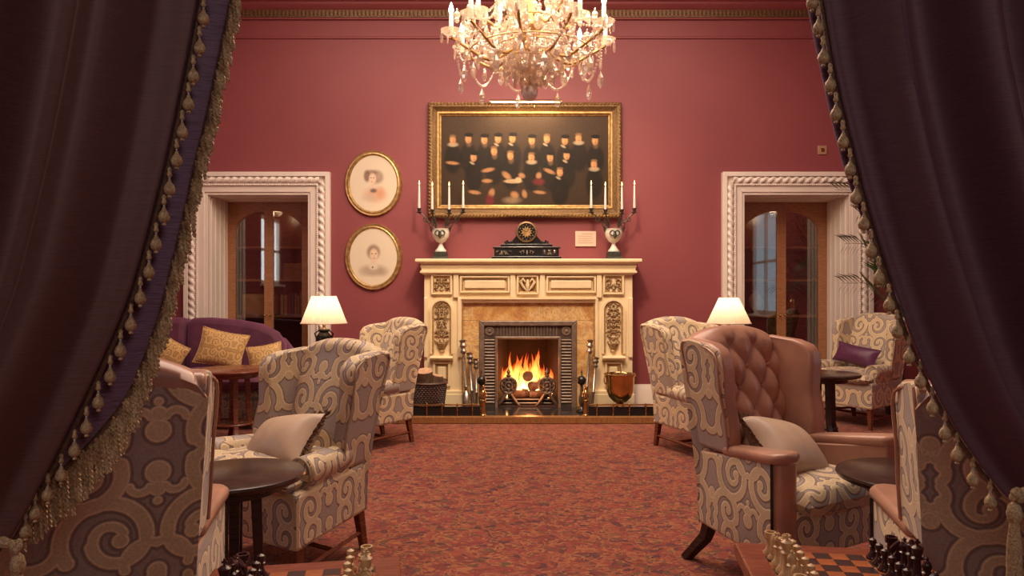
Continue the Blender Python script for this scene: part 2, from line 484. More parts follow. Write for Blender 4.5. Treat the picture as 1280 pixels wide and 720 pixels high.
def obj(name, mb, mats, parent=None, smooth=40, bevel=None, uv=None, sub=0, loc=None, uvoff=(0, 0), seg=2):
    me = bpy.data.meshes.new(name)
    me.from_pydata(mb.v, [], mb.f)
    if not isinstance(mats, (list, tuple)): mats = [mats]
    for m in mats: me.materials.append(M[m])
    if len(mats) > 1: me.polygons.foreach_set('material_index', mb.m)
    import bmesh
    bm = bmesh.new(); bm.from_mesh(me)
    bmesh.ops.recalc_face_normals(bm, faces=bm.faces); bm.to_mesh(me); bm.free()
    if smooth:
        me.polygons.foreach_set('use_smooth', [True] * len(me.polygons))
        me.set_sharp_from_angle(angle=R(smooth))
    if uv: box_uv(me, uv, uvoff)
    me.update()
    o = bpy.data.objects.new(name, me)
    COL.objects.link(o)
    if parent: o.parent = parent
    if loc: o.location = loc
    if bevel:
        b = o.modifiers.new('bevel', 'BEVEL'); b.width = bevel; b.segments = seg; b.limit_method = 'ANGLE'; b.angle_limit = R(35)
    if sub:
        b = o.modifiers.new('sub', 'SUBSURF'); b.levels = sub; b.render_levels = sub
    return o


def empty(name, loc=(0, 0, 0), rz=0.0):
    o = bpy.data.objects.new(name, None)
    o.location = loc; o.rotation_euler = (0, 0, rz); o.empty_display_size = 0.1
    COL.objects.link(o)
    return o


def tag(o, label, cat, group=None):
    o['label'] = label; o['category'] = cat
    if group: o['group'] = group
    return o


def struct(o):
    o['kind'] = 'structure'
    return o


def copy_tree(o, parent=None):
    c = o.copy(); COL.objects.link(c)
    if parent: c.parent = parent
    for ch in list(o.children): copy_tree(ch, c)
    return c


def inst(src, name, parent, loc=None, rot=None, scale=None):
    c = bpy.data.objects.new(name, src.data); COL.objects.link(c); c.parent = parent
    if loc is not None: c.location = loc
    if rot is not None: c.rotation_euler = rot
    if scale is not None: c.scale = scale
    return c


def B(x0, x1, y0, y1, z0, z1): return MB().box(x0, x1, y0, y1, z0, z1)

# ------------------------------------------------------------------ the room shell
XL, XR, YF, CEIL = -4.8, 5.0, -2.6, 4.88
struct(obj('floor', B(XL - 0.1, XR + 0.1, YF - 0.1, WALL + 0.9, -0.1, 0.0), 'carpet', smooth=0))
struct(obj('ceiling', B(XL - 0.1, XR + 0.1, YF - 0.1, WALL + 0.2, CEIL, CEIL + 0.1), 'ceiling_paint', smooth=0))
D1 = (-3.43, -2.30); D2 = (2.62, 3.80); DT = 2.42
FX0, FX1, FZ = PX(622, 7.8), PX(698, 7.8), PZ(424, 7.8)
FB0, FB1, FBZ = PX(600, 7.8), PX(720, 7.8), PZ(402, 7.8)
wb_ = MB()
for (a, b, z0, z1) in ((XL, D1[0], 0, CEIL), (D1[0], D1[1], DT, CEIL), (D1[1], FB0, 0, CEIL), (FB0, FB1, FBZ, CEIL), (FB1, D2[0], 0, CEIL), (D2[0], D2[1], DT, CEIL), (D2[1], XR, 0, CEIL)):
    wb_.box(a, b, WALL, WALL + 0.12, z0, z1)
struct(obj('wall_back', wb_, 'wall_red', smooth=0))
def side_wall(x0, x1, wy0, wy1, wz0, wz1):
    m = MB()
    m.box(x0, x1, YF, wy0, 0, CEIL); m.box(x0, x1, wy1, WALL, 0, CEIL); m.box(x0, x1, wy0, wy1, 0, wz0); m.box(x0, x1, wy0, wy1, wz1, CEIL)
    return m
W1 = (2.35, 3.55, 1.5, 2.85); W2 = (2.3, 3.7, 0.9, 3.0)
struct(obj('wall_left', side_wall(XL - 0.12, XL, *W1), 'wall_red', smooth=0))
struct(obj('wall_right', side_wall(XR, XR + 0.12, *W2), 'wall_red', smooth=0))
pm_ = MB()
for (a, b, z0, z1) in ((XL, -2.15, 0, CEIL), (2.15, XR, 0, CEIL), (-2.15, 2.15, 2.95, CEIL)):
    pm_.box(a, b, 1.42, 1.60, z0, z1)
struct(obj('wall_middle', pm_, 'wall_red', smooth=0))
struct(obj('wall_front', B(XL, XR, YF - 0.12, YF, 0, CEIL), 'white_paint', smooth=0))
for k, (x, (a, b, z0, z1), mt) in enumerate(((XL, W1, 'net_window'), (XR, W2, 'dusk_window'))):
    wn = struct(empty('window_%d' % (k + 1), (x, (a + b) / 2, z0)))
    sg = -1 if x < 0 else 1
    hw, hh = (b - a) / 2, z1 - z0
    obj('pane', MB().box(0.10 * sg - 0.005, 0.10 * sg + 0.005, -hw, hw, 0, hh), mt, wn, smooth=0)
    fr = MB()
    for (p, q, r_, s_) in ((-hw, -hw + 0.07, 0, hh), (hw - 0.07, hw, 0, hh), (-hw, hw, 0, 0.08), (-hw, hw, hh - 0.08, hh), (-0.02, 0.02, 0, hh), (-hw, hw, hh * 0.5 - 0.025, hh * 0.5 + 0.025)):
        fr.box(0.03 * sg, 0.09 * sg, p, q, r_, s_)
    obj('window_frame', fr, 'white_paint', wn, smooth=0)
    sl = MB().box(-0.06 * sg, 0.08 * sg, -hw - 0.05, hw + 0.05, -0.04, 0.0)
    obj('window_sill', sl, 'white_paint', wn, smooth=0)

# cornice with gold dentils, and the thin picture rail below it
zc = PZ(23, WALL)
tr1 = struct(empty('trim_1', (0, WALL, zc)))
prof = [(0.0, -0.02), (-0.03, -0.02), (-0.035, 0.0), (-0.035, 0.075), (-0.06, 0.085), (-0.10, 0.125), (-0.10, 0.15), (-0.16, 0.17), (-0.22, 0.26), (-0.25, 0.29), (-0.25, CEIL - zc), (0.0, CEIL - zc)]
obj('cornice', MB().prism(prof, lambda y, z: (XL, y, z), lambda y, z: (XR, y, z)), 'wall_red', tr1, smooth=30)
dm = MB()
x = -4.2
while x < 4.4:
    dm.box(x, x + 0.028, -0.052, -0.034, 0.008, 0.068); x += 0.045
    dm.ball((x - 0.008, -0.042, 0.04), 0.011, 6)
dm.box(XL, XR, -0.045, -0.034, 0.068, 0.078); dm.box(XL, XR, -0.045, -0.034, -0.002, 0.008)
dt = obj('dentil_band', dm, 'gilt_dull', tr1, smooth=0); dt['kind'] = 'stuff'
zr = PZ(49, WALL)
struct(obj('trim_2', MB().prism([(0, 0), (-0.018, 0.004), (-0.018, 0.018), (-0.006, 0.03), (0, 0.03)], lambda y, z: (XL, WALL + y, zr + z), lambda y, z: (XR, WALL + y, zr + z)), 'wall_red', smooth=30))
bb = struct(empty('baseboard_back', (0, WALL, 0)))
bprof = [(0, 0), (-0.03, 0), (-0.03, 0.20), (-0.024, 0.215), (-0.024, 0.235), (-0.012, 0.26), (-0.008, 0.285), (0, 0.285)]
for (a, b) in ((XL, D1[0] - 0.27), (D1[1] + 0.27, -1.0), (1.35, D2[0] - 0.27), (D2[1] + 0.27, XR)):
    obj('skirting_board', MB().prism(bprof, lambda y, z: (a, y, z), lambda y, z: (b, y, z)), 'white_paint', bb, smooth=30)


# ------------------------------------------------------------------ doors with rope-moulded architraves
def rope(path0, path1, r, pitch=0.17, lob=2):
    a, b = Vector(path0), Vector(path1); L = (b - a).length; d = (b - a).normalized()
    s1 = Vector((0, 1, 0)); s2 = d.cross(s1).normalized()
    n = int(L / 0.012); rings = []
    for i in range(n + 1):
        ph = 2 * PI * (i / n * L) / pitch / 1.0
        ring = []
        for k in range(14):
            th = 2 * PI * k / 14
            rr = r * (0.58 + 0.50 * abs(math.cos(th + ph)) ** 1.2)
            ring.append(a + d * (i / n * L) + (s1 * math.cos(th) + s2 * math.sin(th)) * rr)
        rings.append(ring)
    return MB().loft(rings)


def doorway(n, x0, x1, top, leaf0, leaf1, side):
    Y = WALL; aw = 0.255
    root = struct(empty('door_%d' % n, ((x0 + x1) / 2, Y, 0)))
    cx = (x0 + x1) / 2
    hw = (x1 - x0) / 2
    # architrave boards, mitred at the corners
    def member(name, inner, outer, yf, yb, mat='white_paint', bev=0.004):
        for sgn in (-1, 1):
            xi, xo = hw + inner, hw + outer
            mb = MB().prism([(xi, 0), (xo, 0), (xo, top + outer), (xi, top + inner)], lambda a, b: (sgn * a, yf, b), lambda a, b: (sgn * a, yb, b))
            obj(name, mb, mat, root, smooth=0, bevel=bev)
        mb = MB().prism([(-hw - inner, top + inner), (hw + inner, top + inner), (hw + outer, top + outer), (-hw - outer, top + outer)], lambda a, b: (a, yf, b), lambda a, b: (a, yb, b))
        obj(name, mb, mat, root, smooth=0, bevel=bev)
    member('outer_moulding', 0.205, aw, -0.075, 0.0)
    member('rope_bed', 0.125, 0.205, -0.03, 0.0)
    member('bead_fillet', 0.098, 0.125, -0.06, 0.0)
    member('inner_moulding', 0.03, 0.098, -0.045, 0.0)
    member('inner_fillet', 0.0, 0.03, -0.03, 0.0)
    ro = 0.165
    for sgn in (-1, 1):
        obj('rope_moulding', rope((sgn * (hw + ro), -0.04, 0.0), (sgn * (hw + ro), -0.04, top + ro - 0.03), 0.042), 'white_paint', root, smooth=60)
    obj('rope_moulding', rope((-hw - ro + 0.03, -0.04, top + ro), (hw + ro - 0.03, -0.04, top + ro), 0.042), 'white_paint', root, smooth=60)
    bd = MB(); zz = 0.0
    while zz < top + 0.11:
        for sgn in (-1, 1): bd.ball((sgn * (hw + 0.111), -0.064, zz), 0.009, 6)
        zz += 0.024
    xx = -hw - 0.11
    while xx < hw + 0.11:
        bd.ball((xx, -0.064, top + 0.111), 0.009, 6); xx += 0.024
    o = obj('bead_row', bd, 'white_paint', root, smooth=60); o['kind'] = 'stuff'
    # panelled reveal
    dep = 0.52
    for sgn in (-1, 1):
        m = MB(); xa = sgn * hw
        m.box(min(xa - sgn * 0.004, xa + sgn * 0.05), max(xa - sgn * 0.004, xa + sgn * 0.05), 0.003, dep, 0, top - 0.001)
        obj('reveal', m, 'white_paint', root, smooth=0)
        for (ya, yb_) in ((0.05, 0.10), (0.17, 0.20), (0.30, 0.33), (0.42, dep)):
            m = MB(); m.box(min(xa, xa - sgn * 0.012), max(xa, xa - sgn * 0.012), ya, yb_, 0, top - 0.02)
            obj('reveal_strip', m, 'white_paint', root, smooth=0, bevel=0.004)
    obj('reveal_head', MB().box(-hw, hw, 0.003, dep, top - 0.004, top + 0.05), 'white_paint', root, smooth=0)
    for (ya, yb_) in ((0.05, 0.10), (0.17, 0.20), (0.30, 0.33), (0.42, dep)):
        obj('reveal_strip', MB().box(-hw, hw, ya, yb_, top - 0.012, top), 'white_paint', root, smooth=0, bevel=0.004)
    # pair of glazed leaves with shouldered arched heads
    l0, l1 = leaf0 - cx, leaf1 - cx; mid = (l0 + l1) / 2; wl = (l1 - l0) / 2
    y0, y1 = dep, dep + 0.045
    st = 0.10
    if l1 < hw - 0.01: obj('casing', MB().box(l1, hw, y0 - 0.06, y1, 0, top), 'white_paint', root, smooth=0, bevel=0.004)
    if l0 > -hw + 0.01: obj('casing', MB().box(-hw, l0, y0 - 0.06, y1, 0, top), 'white_paint', root, smooth=0, bevel=0.004)
    for sgn in (-1, 1):
        outer = mid + sgn * wl
        leaf = MB()
        xs0, xs1 = sorted((outer, outer - sgn * st)); leaf.box(xs0, xs1, y0, y1, 0, top)
        xm0, xm1 = sorted((mid, mid + sgn * 0.055)); leaf.box(xm0, xm1, y0, y1, 0, top)
        xi0, xi1 = sorted((outer - sgn * st, mid + sgn * 0.055))
        leaf.box(xi0, xi1, y0, y1, 0, 0.55)
        # arched head: high at the meeting stile, falling to a shoulder at the outer stile
        N = 12; hp = []
        for i in range(N + 1):
            tt = i / N
            xx = mid + sgn * (0.055 + tt * (wl - st - 0.055))
            zz = top - 0.12 - 0.17 * tt ** 2.2 - (0.05 if tt > 0.93 else 0)
            hp.append((xx, zz))
        poly = hp + [(hp[-1][0], top), (hp[0][0], top)]
        leaf.prism(poly, lambda a, b: (a, y0, b), lambda a, b: (a, y1, b))
        o = obj('leaf', leaf, 'door_wood', root, smooth=0, bevel=0.005)
        obj('pane', MB().box(xi0, xi1, y0 + 0.02, y0 + 0.026, 0.55, top - 0.10), 'pane_glass', o, smooth=0)
        kx = mid + sgn * 0.03
        k = MB(); k.tube([(kx, y0, 1.05), (kx, y0 - 0.04, 1.05)], [0.006, 0.006], 8); k.ball((kx, y0 - 0.045, 1.05), 0.014, 8)
        obj('door_knob', k, 'brass', o)
    # cupboard behind the glass
    cb = MB(); cd = dep + 0.50
    cb.box(-hw - 0.05, hw + 0.05, cd, cd + 0.03, 0, top + 0.05)
    cb.box(-hw - 0.05, -hw, y1, cd, 0, top + 0.05); cb.box(hw, hw + 0.05, y1, cd, 0, top + 0.05); cb.box(-hw, hw, y1, cd, top, top + 0.05)
    obj('cupboard_lining', cb, 'mahogany', root, smooth=0)
    light('cupboard_light', 'POINT', (cx, Y + y1 + 0.10, top - 0.12), 2.2, (1.0, 0.72, 0.42), 0.05)
    for z in (0.56, 1.02, 1.46, 1.86):
        obj('shelf', MB().box(-hw, hw, y1 + 0.06, cd, z, z + 0.025), 'door_wood', root, smooth=0)
    return root


doorway(1, D1[0], D1[1], DT, -3.43, -2.43, -1)
doorway(2, D2[0], D2[1], DT, 2.70, 3.79, 1)
# things on the cupboard shelves
def book(x, y, z, w_, d_, h_, mat, label, rz=0.0, grp=None):
    r = empty('book', (x, y, z), rz)
    c = MB(); c.box(-w_ / 2, w_ / 2, -d_ / 2, -d_ / 2 + 0.004, 0, h_); c.box(-w_ / 2, -w_ / 2 + 0.004, -d_ / 2, d_ / 2, 0, h_); c.box(w_ / 2 - 0.004, w_ / 2, -d_ / 2, d_ / 2, 0, h_)
    obj('cover', c, mat, r, smooth=0)
    obj('pages', MB().box(-w_ / 2 + 0.004, w_ / 2 - 0.004, -d_ / 2 + 0.004, d_ / 2 - 0.006, 0.004, h_ - 0.006), 'paper', r, smooth=0)
    tag(r, label, 'book', grp)
x = -2.85
for k in range(9):
    wv = rnd.uniform(0.03, 0.055); mt = ['book_tan', 'book_tan', 'book_red', 'book_blue', 'book_tan'][k % 5]
    if x + wv > D1[1] - 0.14: break
    book(x + wv / 2, WALL + 0.80, 1.045, wv, 0.18, rnd.uniform(0.24, 0.31), mt, '%s book, %s from the tan box behind the sofa-side glass doors' % ({'book_tan': 'tan bound', 'book_red': 'dark red', 'book_blue': 'slate blue'}[mt], ('first', 'second', 'third', 'fourth', 'fifth', 'sixth', 'seventh', 'eighth', 'ninth')[k]), 0, 'books behind the glass doors')
    x += wv + 0.003

def casket(loc, w_, d_, h_, mat, label):
    r = empty('storage_box', loc)
    obj('body', MB().box(-w_ / 2, w_ / 2, -d_ / 2, d_ / 2, 0, h_ * 0.75), mat, r, smooth=0, bevel=0.006)
    obj('lid', MB().prism([(-d_ / 2 - 0.006, h_ * 0.75), (d_ / 2 + 0.006, h_ * 0.75), (d_ / 2 - 0.03, h_), (-d_ / 2 + 0.03, h_)], lambda a, b: (-w_ / 2 - 0.006, a, b), lambda a, b: (w_ / 2 + 0.006, a, b)), mat, r, smooth=0, bevel=0.006)
    tag(r, label, 'box')
casket((-3.12, WALL + 0.78, 1.045), 0.36, 0.24, 0.26, 'book_tan', 'tan lidded box on the shelf behind the sofa-side glass doors')
casket((-2.66, WALL + 0.80, 1.485), 0.30, 0.2, 0.2, 'door_wood', 'small brown wooden casket on the upper shelf behind the glass doors')

def vase(loc, s, mat, label, name='vase', prof=None):
    pr = prof or [(0.001, 0), (0.05, 0), (0.055, 0.012), (0.025, 0.04), (0.075, 0.12), (0.095, 0.19), (0.075, 0.26), (0.035, 0.30), (0.048, 0.34), (0.04, 0.342), (0.001, 0.30)]
    r = empty(name, loc)
    obj('body', MB().lathe([(a * s, b * s) for a, b in pr], 20), mat, r)
    ft = MB().lathe([(0.001, 0), (0.06 * s, 0), (0.06 * s, 0.014 * s), (0.001, 0.014 * s)], 20)
    obj('foot', ft, mat, r)
    tag(r, label, name)
vase((3.02, WALL + 0.78, 1.045), 0.9, 'stone_pale', 'pale stone vase on the shelf behind the palm-side glass doors')
vase((3.46, WALL + 0.78, 1.045), 0.75, 'brass', 'brass vase on the shelf behind the palm-side glass doors')
vase((3.40, WALL + 0.78, 1.485), 0.6, 'brass_dark', 'dark bronze vase on the upper shelf behind the palm-side doors')

# ------------------------------------------------------------------ fireplace
YS, YB_ = 7.60, 7.74                      # front of the shelf, front of the surround
def bx(px, Y=YB_): return PX(px, Y)
def bz(py, Y=YB_): return PZ(py, Y)
fcx = (bx(530) + bx(791)) / 2
fp = tag(empty('fireplace_surround', (fcx, WALL, 0)), 'cream carved fireplace surround with gilded panels and yellow marble slips', 'fireplace')
def fpart(name, mb, mats, bevel=None, smooth=0, parent=None):
    mb.v = [(a - fcx, b - WALL, c) for a, b, c in mb.v]
    return obj(name, mb, mats, parent or fp, smooth=smooth, bevel=bevel)
def frame_rect(x0, x1, z0, z1, w_, y0, y1):
    m = MB()
    for poly in ([(x0, z0), (x0 + w_, z0 + w_), (x0 + w_, z1 - w_), (x0, z1)], [(x1, z0), (x1, z1), (x1 - w_, z1 - w_), (x1 - w_, z0 + w_)],
                 [(x0, z0), (x1, z0), (x1 - w_, z0 + w_), (x0 + w_, z0 + w_)], [(x0, z1), (x0 + w_, z1 - w_), (x1 - w_, z1 - w_), (x1, z1)]):
        m.prism(poly, lambda a, b: (a, y0, b), lambda a, b: (a, y1, b))
    return m
sx0, sx1 = PX(518, YS), PX(802, YS); sz = PZ(323, YS)
# shelf with an ogee edge
def ring_profile(x0, x1, yf, prof):
    """moulding running round left, front and right sides: prof = (projection beyond body, z)"""
    rings = []
    for (p_, z) in prof:
        rings.append([(x0 - p_, WALL, z), (x0 - p_, yf - p_, z), (x1 + p_, yf - p_, z), (x1 + p_, WALL, z)])
    return rings
bx0, bx1 = bx(530), bx(791)
pj = bx0 - sx0
shelf = MB().loft(ring_profile(bx0, bx1, YB_, [(pj - 0.005, sz), (pj, sz - 0.008), (pj, sz - 0.03), (pj - 0.03, sz - 0.045), (pj - 0.05, sz - 0.055)]), mi=0)
fpart('mantel_shelf', shelf, 'cream', smooth=25)
fpart('cove_moulding', MB().loft(ring_profile(bx0, bx1, YB_, [(pj - 0.055, sz - 0.055), (0.035, sz - 0.085), (0.025, sz - 0.105), (0.025, sz - 0.125)])), 'cream', smooth=25)
fpart('bed_moulding', MB().loft(ring_profile(bx0, bx1, YB_, [(0.025, sz - 0.125), (0.04, sz - 0.132), (0.04, sz - 0.15), (0.02, sz - 0.165), (0.006, sz - 0.17)])), 'cream', smooth=25)
ztop = sz - 0.17
zf1 = bz(372)                              # bottom of the frieze
px_l1, px_r0 = bx(577), bx(744)
fpart('frieze', MB().box(bx0, bx1, YB_ + 0.03, WALL, zf1, ztop), 'cream')
# frieze panels
def panel(p0, p1, q0, q1, inner=True, Y=YB_):
    x0, x1, z0, z1 = bx(p0), bx(p1), bz(q1), bz(q0)
    fpart('panel_frame', frame_rect(x0 - 0.018, x1 + 0.018, z0 - 0.018, z1 + 0.018, 0.02, Y - 0.008, Y + 0.03), 'cream', 0.004)
    fpart('panel_bead', frame_rect(x0, x1, z0, z1, 0.014, Y + 0.002, Y + 0.03), 'glaze_gold', 0.003)
    if inner:
        fpart('panel', MB().box(x0 + 0.03, x1 - 0.03, Y + 0.004, Y + 0.03, z0 + 0.03, z1 - 0.03), 'cream', 0.008)
    return x0, x1, z0, z1
panel(577, 635, 347, 364); panel(685, 743, 347, 364)
def foliage(x0, x1, z0, z1, y, n, mirror=True, arch=False):
    m = MB(); rr = random.Random(int((x0 + 9) * 1000)); cx = (x0 + x1) / 2; hw = (x1 - x0) / 2
    k = 0
    while k < n:
        a = rr.uniform(0, hw * 0.92); z = rr.uniform(z0 + 0.008, z1 - 0.008)
        if arch and z > z1 - hw and math.hypot(a, z - (z1 - hw)) > hw * 0.95: continue
        k += 1
        L = rr.uniform(0.012, 0.024); ang = rr.uniform(-1.2, 1.2)
        for sg in ((-1, 1) if mirror else (1,)):
            dx, dz = sg * math.sin(ang) * L, math.cos(ang) * L
            p0 = Vector((cx + sg * a - dx, y, z - dz)); p1 = Vector((cx + sg * a, y - 0.014, z)); p2 = Vector((cx + sg * a + dx, y - 0.002, z + dz))
            m.tube([p0, p1, p2], [0.002, 0.0085, 0.002], 5)
    return m
for (p0, p1) in ((541, 563), (756, 778)):
    x0, x1, z0, z1 = panel(p0, p1, 345, 366, False)
    fpart('carved_ground', MB().box(x0 + 0.012, x1 - 0.012, YB_ + 0.018, YB_ + 0.03, z0 + 0.012, z1 - 0.012), 'cream')
    o = fpart('carved_rosette', foliage(x0 + 0.012, x1 - 0.012, z0 + 0.01, z1 - 0.01, YB_ + 0.014, 26), 'carving', smooth=60); o['kind'] = 'stuff'
x0, x1, z0, z1 = panel(648, 671, 346, 366, False)
fpart('carved_ground', MB().box(x0 + 0.012, x1 - 0.012, YB_ + 0.018, YB_ + 0.03, z0 + 0.012, z1 - 0.012), 'glaze_gold')
m = MB(); cx = (x0 + x1) / 2; cz = (z0 + z1) / 2
for sg in (-1, 1):
    m.tube([(cx + sg * 0.01, YB_ + 0.01, z0 + 0.02), (cx + sg * 0.05, YB_ - 0.005, cz - 0.02), (cx + sg * 0.075, YB_ - 0.01, cz + 0.03), (cx + sg * 0.05, YB_ - 0.01, z1 - 0.02), (cx + sg * 0.025, YB_ - 0.01, cz + 0.03)], [0.008, 0.014, 0.018, 0.014, 0.008], 7)
m.tube([(cx, YB_ + 0.01, z0 + 0.02), (cx, YB_ - 0.012, cz), (cx, YB_, z1 - 0.03)], [0.01, 0.022, 0.008], 8)
fpart('carved_shell', m, 'cream', smooth=60)
fpart('architrave_moulding', MB().prism([(YB_ + 0.03, ztop * 0 + zf1), (YB_ - 0.02, zf1), (YB_ - 0.02, zf1 - 0.018), (YB_ + 0.0, zf1 - 0.03), (YB_ + 0.01, zf1 - 0.055), (YB_ + 0.05, zf1 - 0.055), (YB_ + 0.05, zf1)], lambda a, b: (px_l1, a, b), lambda a, b: (px_r0, a, b)), 'cream', smooth=25)
for px in (570, 641, 678, 749):
    fpart('frieze_stile', MB().box(bx(px) - 0.028, bx(px) + 0.028, YB_ - 0.012, YB_ + 0.03, zf1, ztop), 'cream', 0.005)
# pilasters
for (a, b) in ((530, 577), (744, 791)):
    x0, x1 = bx(a), bx(b); cx = bx(552) if a == 530 else bx(767)
    zl = bz(447)
    fpart('pilaster', MB().box(x0, x1, YB_ + 0.025, WALL, 0.0, zf1), 'cream')
    hw = 0.105
    # arched frame
    arcz = bz(376) - hw
    zb_ = bz(442)
    pts_o = [(cx - hw - 0.022, zb_)] + [(cx - (hw + 0.022) * math.cos(PI * i / 12), arcz + (hw + 0.022) * math.sin(PI * i / 12)) for i in range(13)] + [(cx + hw + 0.022, zb_)]
    pts_i = [(cx - hw, zb_)] + [(cx - hw * math.cos(PI * i / 12), arcz + hw * math.sin(PI * i / 12)) for i in range(13)] + [(cx + hw, zb_)]
    pts_k = [(cx - hw + 0.02, zb_)] + [(cx - (hw - 0.02) * math.cos(PI * i / 12), arcz + (hw - 0.02) * math.sin(PI * i / 12)) for i in range(13)] + [(cx + hw - 0.02, zb_)]
    for (o_, i_, yf, mt, nm) in ((pts_o, pts_i, YB_ - 0.006, 'cream', 'arch_frame'), (pts_i, pts_k, YB_ + 0.008, 'glaze_gold', 'arch_bead')):
        m = MB()
        for k in range(len(o_) - 1):
            m.prism([o_[k], o_[k + 1], i_[k + 1], i_[k]], lambda p, q: (p, yf, q), lambda p, q: (p, YB_ + 0.03, q))
        fpart(nm, m, mt, smooth=20)
    fpart('pilaster_edge', MB().box(x0, x0 + 0.035, YB_ - 0.004, YB_ + 0.03, zl, zf1), 'cream', 0.008)
    fpart('pilaster_edge', MB().box(x1 - 0.045, x1, YB_ - 0.004, YB_ + 0.03, zl, zf1), 'cream', 0.008)
    m = foliage(cx - hw + 0.03, cx + hw - 0.03, zb_ + 0.11, arcz + hw - 0.02, YB_ + 0.02, 75, True, True)
    m.lathe([(0.001, 0), (0.035, 0), (0.02, 0.02), (0.055, 0.06), (0.06, 0.085), (0.04, 0.09), (0.001, 0.09)], 10, (cx, YB_ + 0.025, zb_ + 0.025))
    o = fpart('carved_foliage', m, 'carving', smooth=60); o['kind'] = 'stuff'
    fpart('pilaster_ledge', MB().prism([(YB_ + 0.03, zl + 0.02), (YB_ - 0.05, zl + 0.012), (YB_ - 0.055, zl - 0.005), (YB_ - 0.02, zl - 0.03), (YB_ + 0.03, zl - 0.035)], lambda p, q: (cx - 0.125, p, q), lambda p, q: (cx + 0.125, p, q)), 'cream', 0.004)
    fpart('lower_panel_frame', frame_rect(cx - 0.095, cx + 0.095, bz(483), bz(452), 0.025, YB_ - 0.005, YB_ + 0.03), 'cream', 0.004)
    fpart('lower_panel_bead', frame_rect(cx - 0.07, cx + 0.07, bz(483) + 0.025, bz(452) - 0.025, 0.018, YB_ + 0.01, YB_ + 0.03), 'glaze_gold', 0.003)
    fpart('lower_panel', MB().box(cx - 0.045, cx + 0.045, YB_ + 0.002, YB_ + 0.03, bz(478) + 0.02, bz(456) - 0.02), 'cream', 0.01)
    fpart('plinth', MB().box(x0 - 0.015, x1 + 0.015, YB_ - 0.03, WALL, 0.07, bz(492)), 'cream', 0.008)
    fpart('plinth_moulding', MB().box(x0 - 0.008, x1 + 0.008, YB_ - 0.015, WALL, bz(492), bz(488)), 'cream', 0.008)
    side = -1 if a == 530 else 1
    xi = px_l1 if side < 0 else px_r0
    fpart('inner_bead', MB().box(min(xi, xi - side * 0.016), max(xi, xi - side * 0.016), YB_ + 0.02, YB_ + 0.06, 0.07, zf1 - 0.05), 'glaze_gold', 0.003)
# marble slips, one slab over two legs with their joints
YM = 7.79
ix0, ix1, iz1 = PX(599, YM), PX(721, YM), PZ(401, YM)
mx0, mx1, mzt = PX(577, YM), PX(745, YM), PZ(378, YM)
fpart('marble_slab', MB().box(mx0 - 0.02, mx1 + 0.02, YM, YM + 0.05, iz1 + 0.002, mzt), 'marble', 0.002)
for (a, b) in ((mx0 - 0.02, ix0 - 0.001), (ix1 + 0.001, mx1 + 0.02)):
    fpart('marble_slab', MB().box(a, b, YM, YM + 0.05, 0.07, iz1 - 0.001), 'marble', 0.002)
# cast iron insert
YI = 7.77
gx0, gx1, gz1 = PX(622, YI), PX(698, YI), PZ(424, YI)
jx0, jx1, jz1 = PX(599, YI), PX(721, YI), PZ(401, YI)
ins = fpart('iron_insert', frame_rect(jx0, jx1, 0.07 - 0.3, jz1, 0.055, YI, YI + 0.08), 'iron_polished', 0.008)
inner_w = gx0 - jx0
fpart('iron_bed', frame_rect(jx0 + 0.05, jx1 - 0.05, -0.25, jz1 - 0.05, inner_w - 0.05, YI + 0.03, YI + 0.09), 'iron')
fpart('iron_lip', frame_rect(gx0 - 0.03, gx1 + 0.03, -0.22, gz1 + 0.03, 0.03, YI + 0.0, YI + 0.10), 'iron_polished', 0.008)
rd = MB(); bw0, bw1 = jx0 + 0.058, gx0 - 0.034
z = 0.12
while z < gz1 - 0.0:
    for (a, b) in ((bw0, bw1), (gx1 + 0.034, jx1 - 0.058)):
        rd.tube([(a, YI + 0.03, z), (b, YI + 0.03, z)], 0.011, 6)
    z += 0.034
x = gx0 + 0.0
while x < gx1:
    rd.tube([(x, YI + 0.03, gz1 + 0.036), (x, YI + 0.03, jz1 - 0.06)], 0.011, 6); x += 0.034
o = fpart('reeding', rd, 'iron_polished', smooth=60); o['kind'] = 'stuff'
for cx in ((bw0 + bw1) / 2, (gx1 + 0.034 + jx1 - 0.058) / 2):
    m = MB(); cz = (gz1 + 0.036 + jz1 - 0.06) / 2
    m.lathe([(0.045, 0), (0.05, 0.014), (0.036, 0.016), (0.03, 0.008), (0.018, 0.01), (0.014, 0.022), (0.001, 0.026)], 16)
    m.xform(Matrix.Translation((cx, YI + 0.035, cz)) @ Matrix.Rotation(R(90), 4, 'X'))
    fpart('roundel', m, 'iron_polished', smooth=50)
# firebox
fb = MB(); yb = YI + 0.52; q = 0.10
fb.prism([(gx0, YI + 0.08), (gx0 + q, yb), (gx1 - q, yb), (gx1, YI + 0.08), (gx1 + 0.03, YI + 0.08), (gx1 - q + 0.03, yb + 0.03), (gx0 + q - 0.03, yb + 0.03), (gx0 - 0.03, YI + 0.08)], lambda a, b: (a, b, 0.0), lambda a, b: (a, b, gz1 + 0.25))
fb.box(gx0 - 0.02, gx1 + 0.02, YI + 0.08, yb + 0.03, gz1 + 0.25, gz1 + 0.28); fb.box(gx0 - 0.02, gx1 + 0.02, YI + 0.06, yb + 0.03, 0.0, 0.075)
fb.box(gx0 - 0.02, gx1 + 0.02, YI + 0.09, YI + 0.10, gz1 - 0.005, gz1 + 0.26)
fpart('firebox', fb, 'soot')

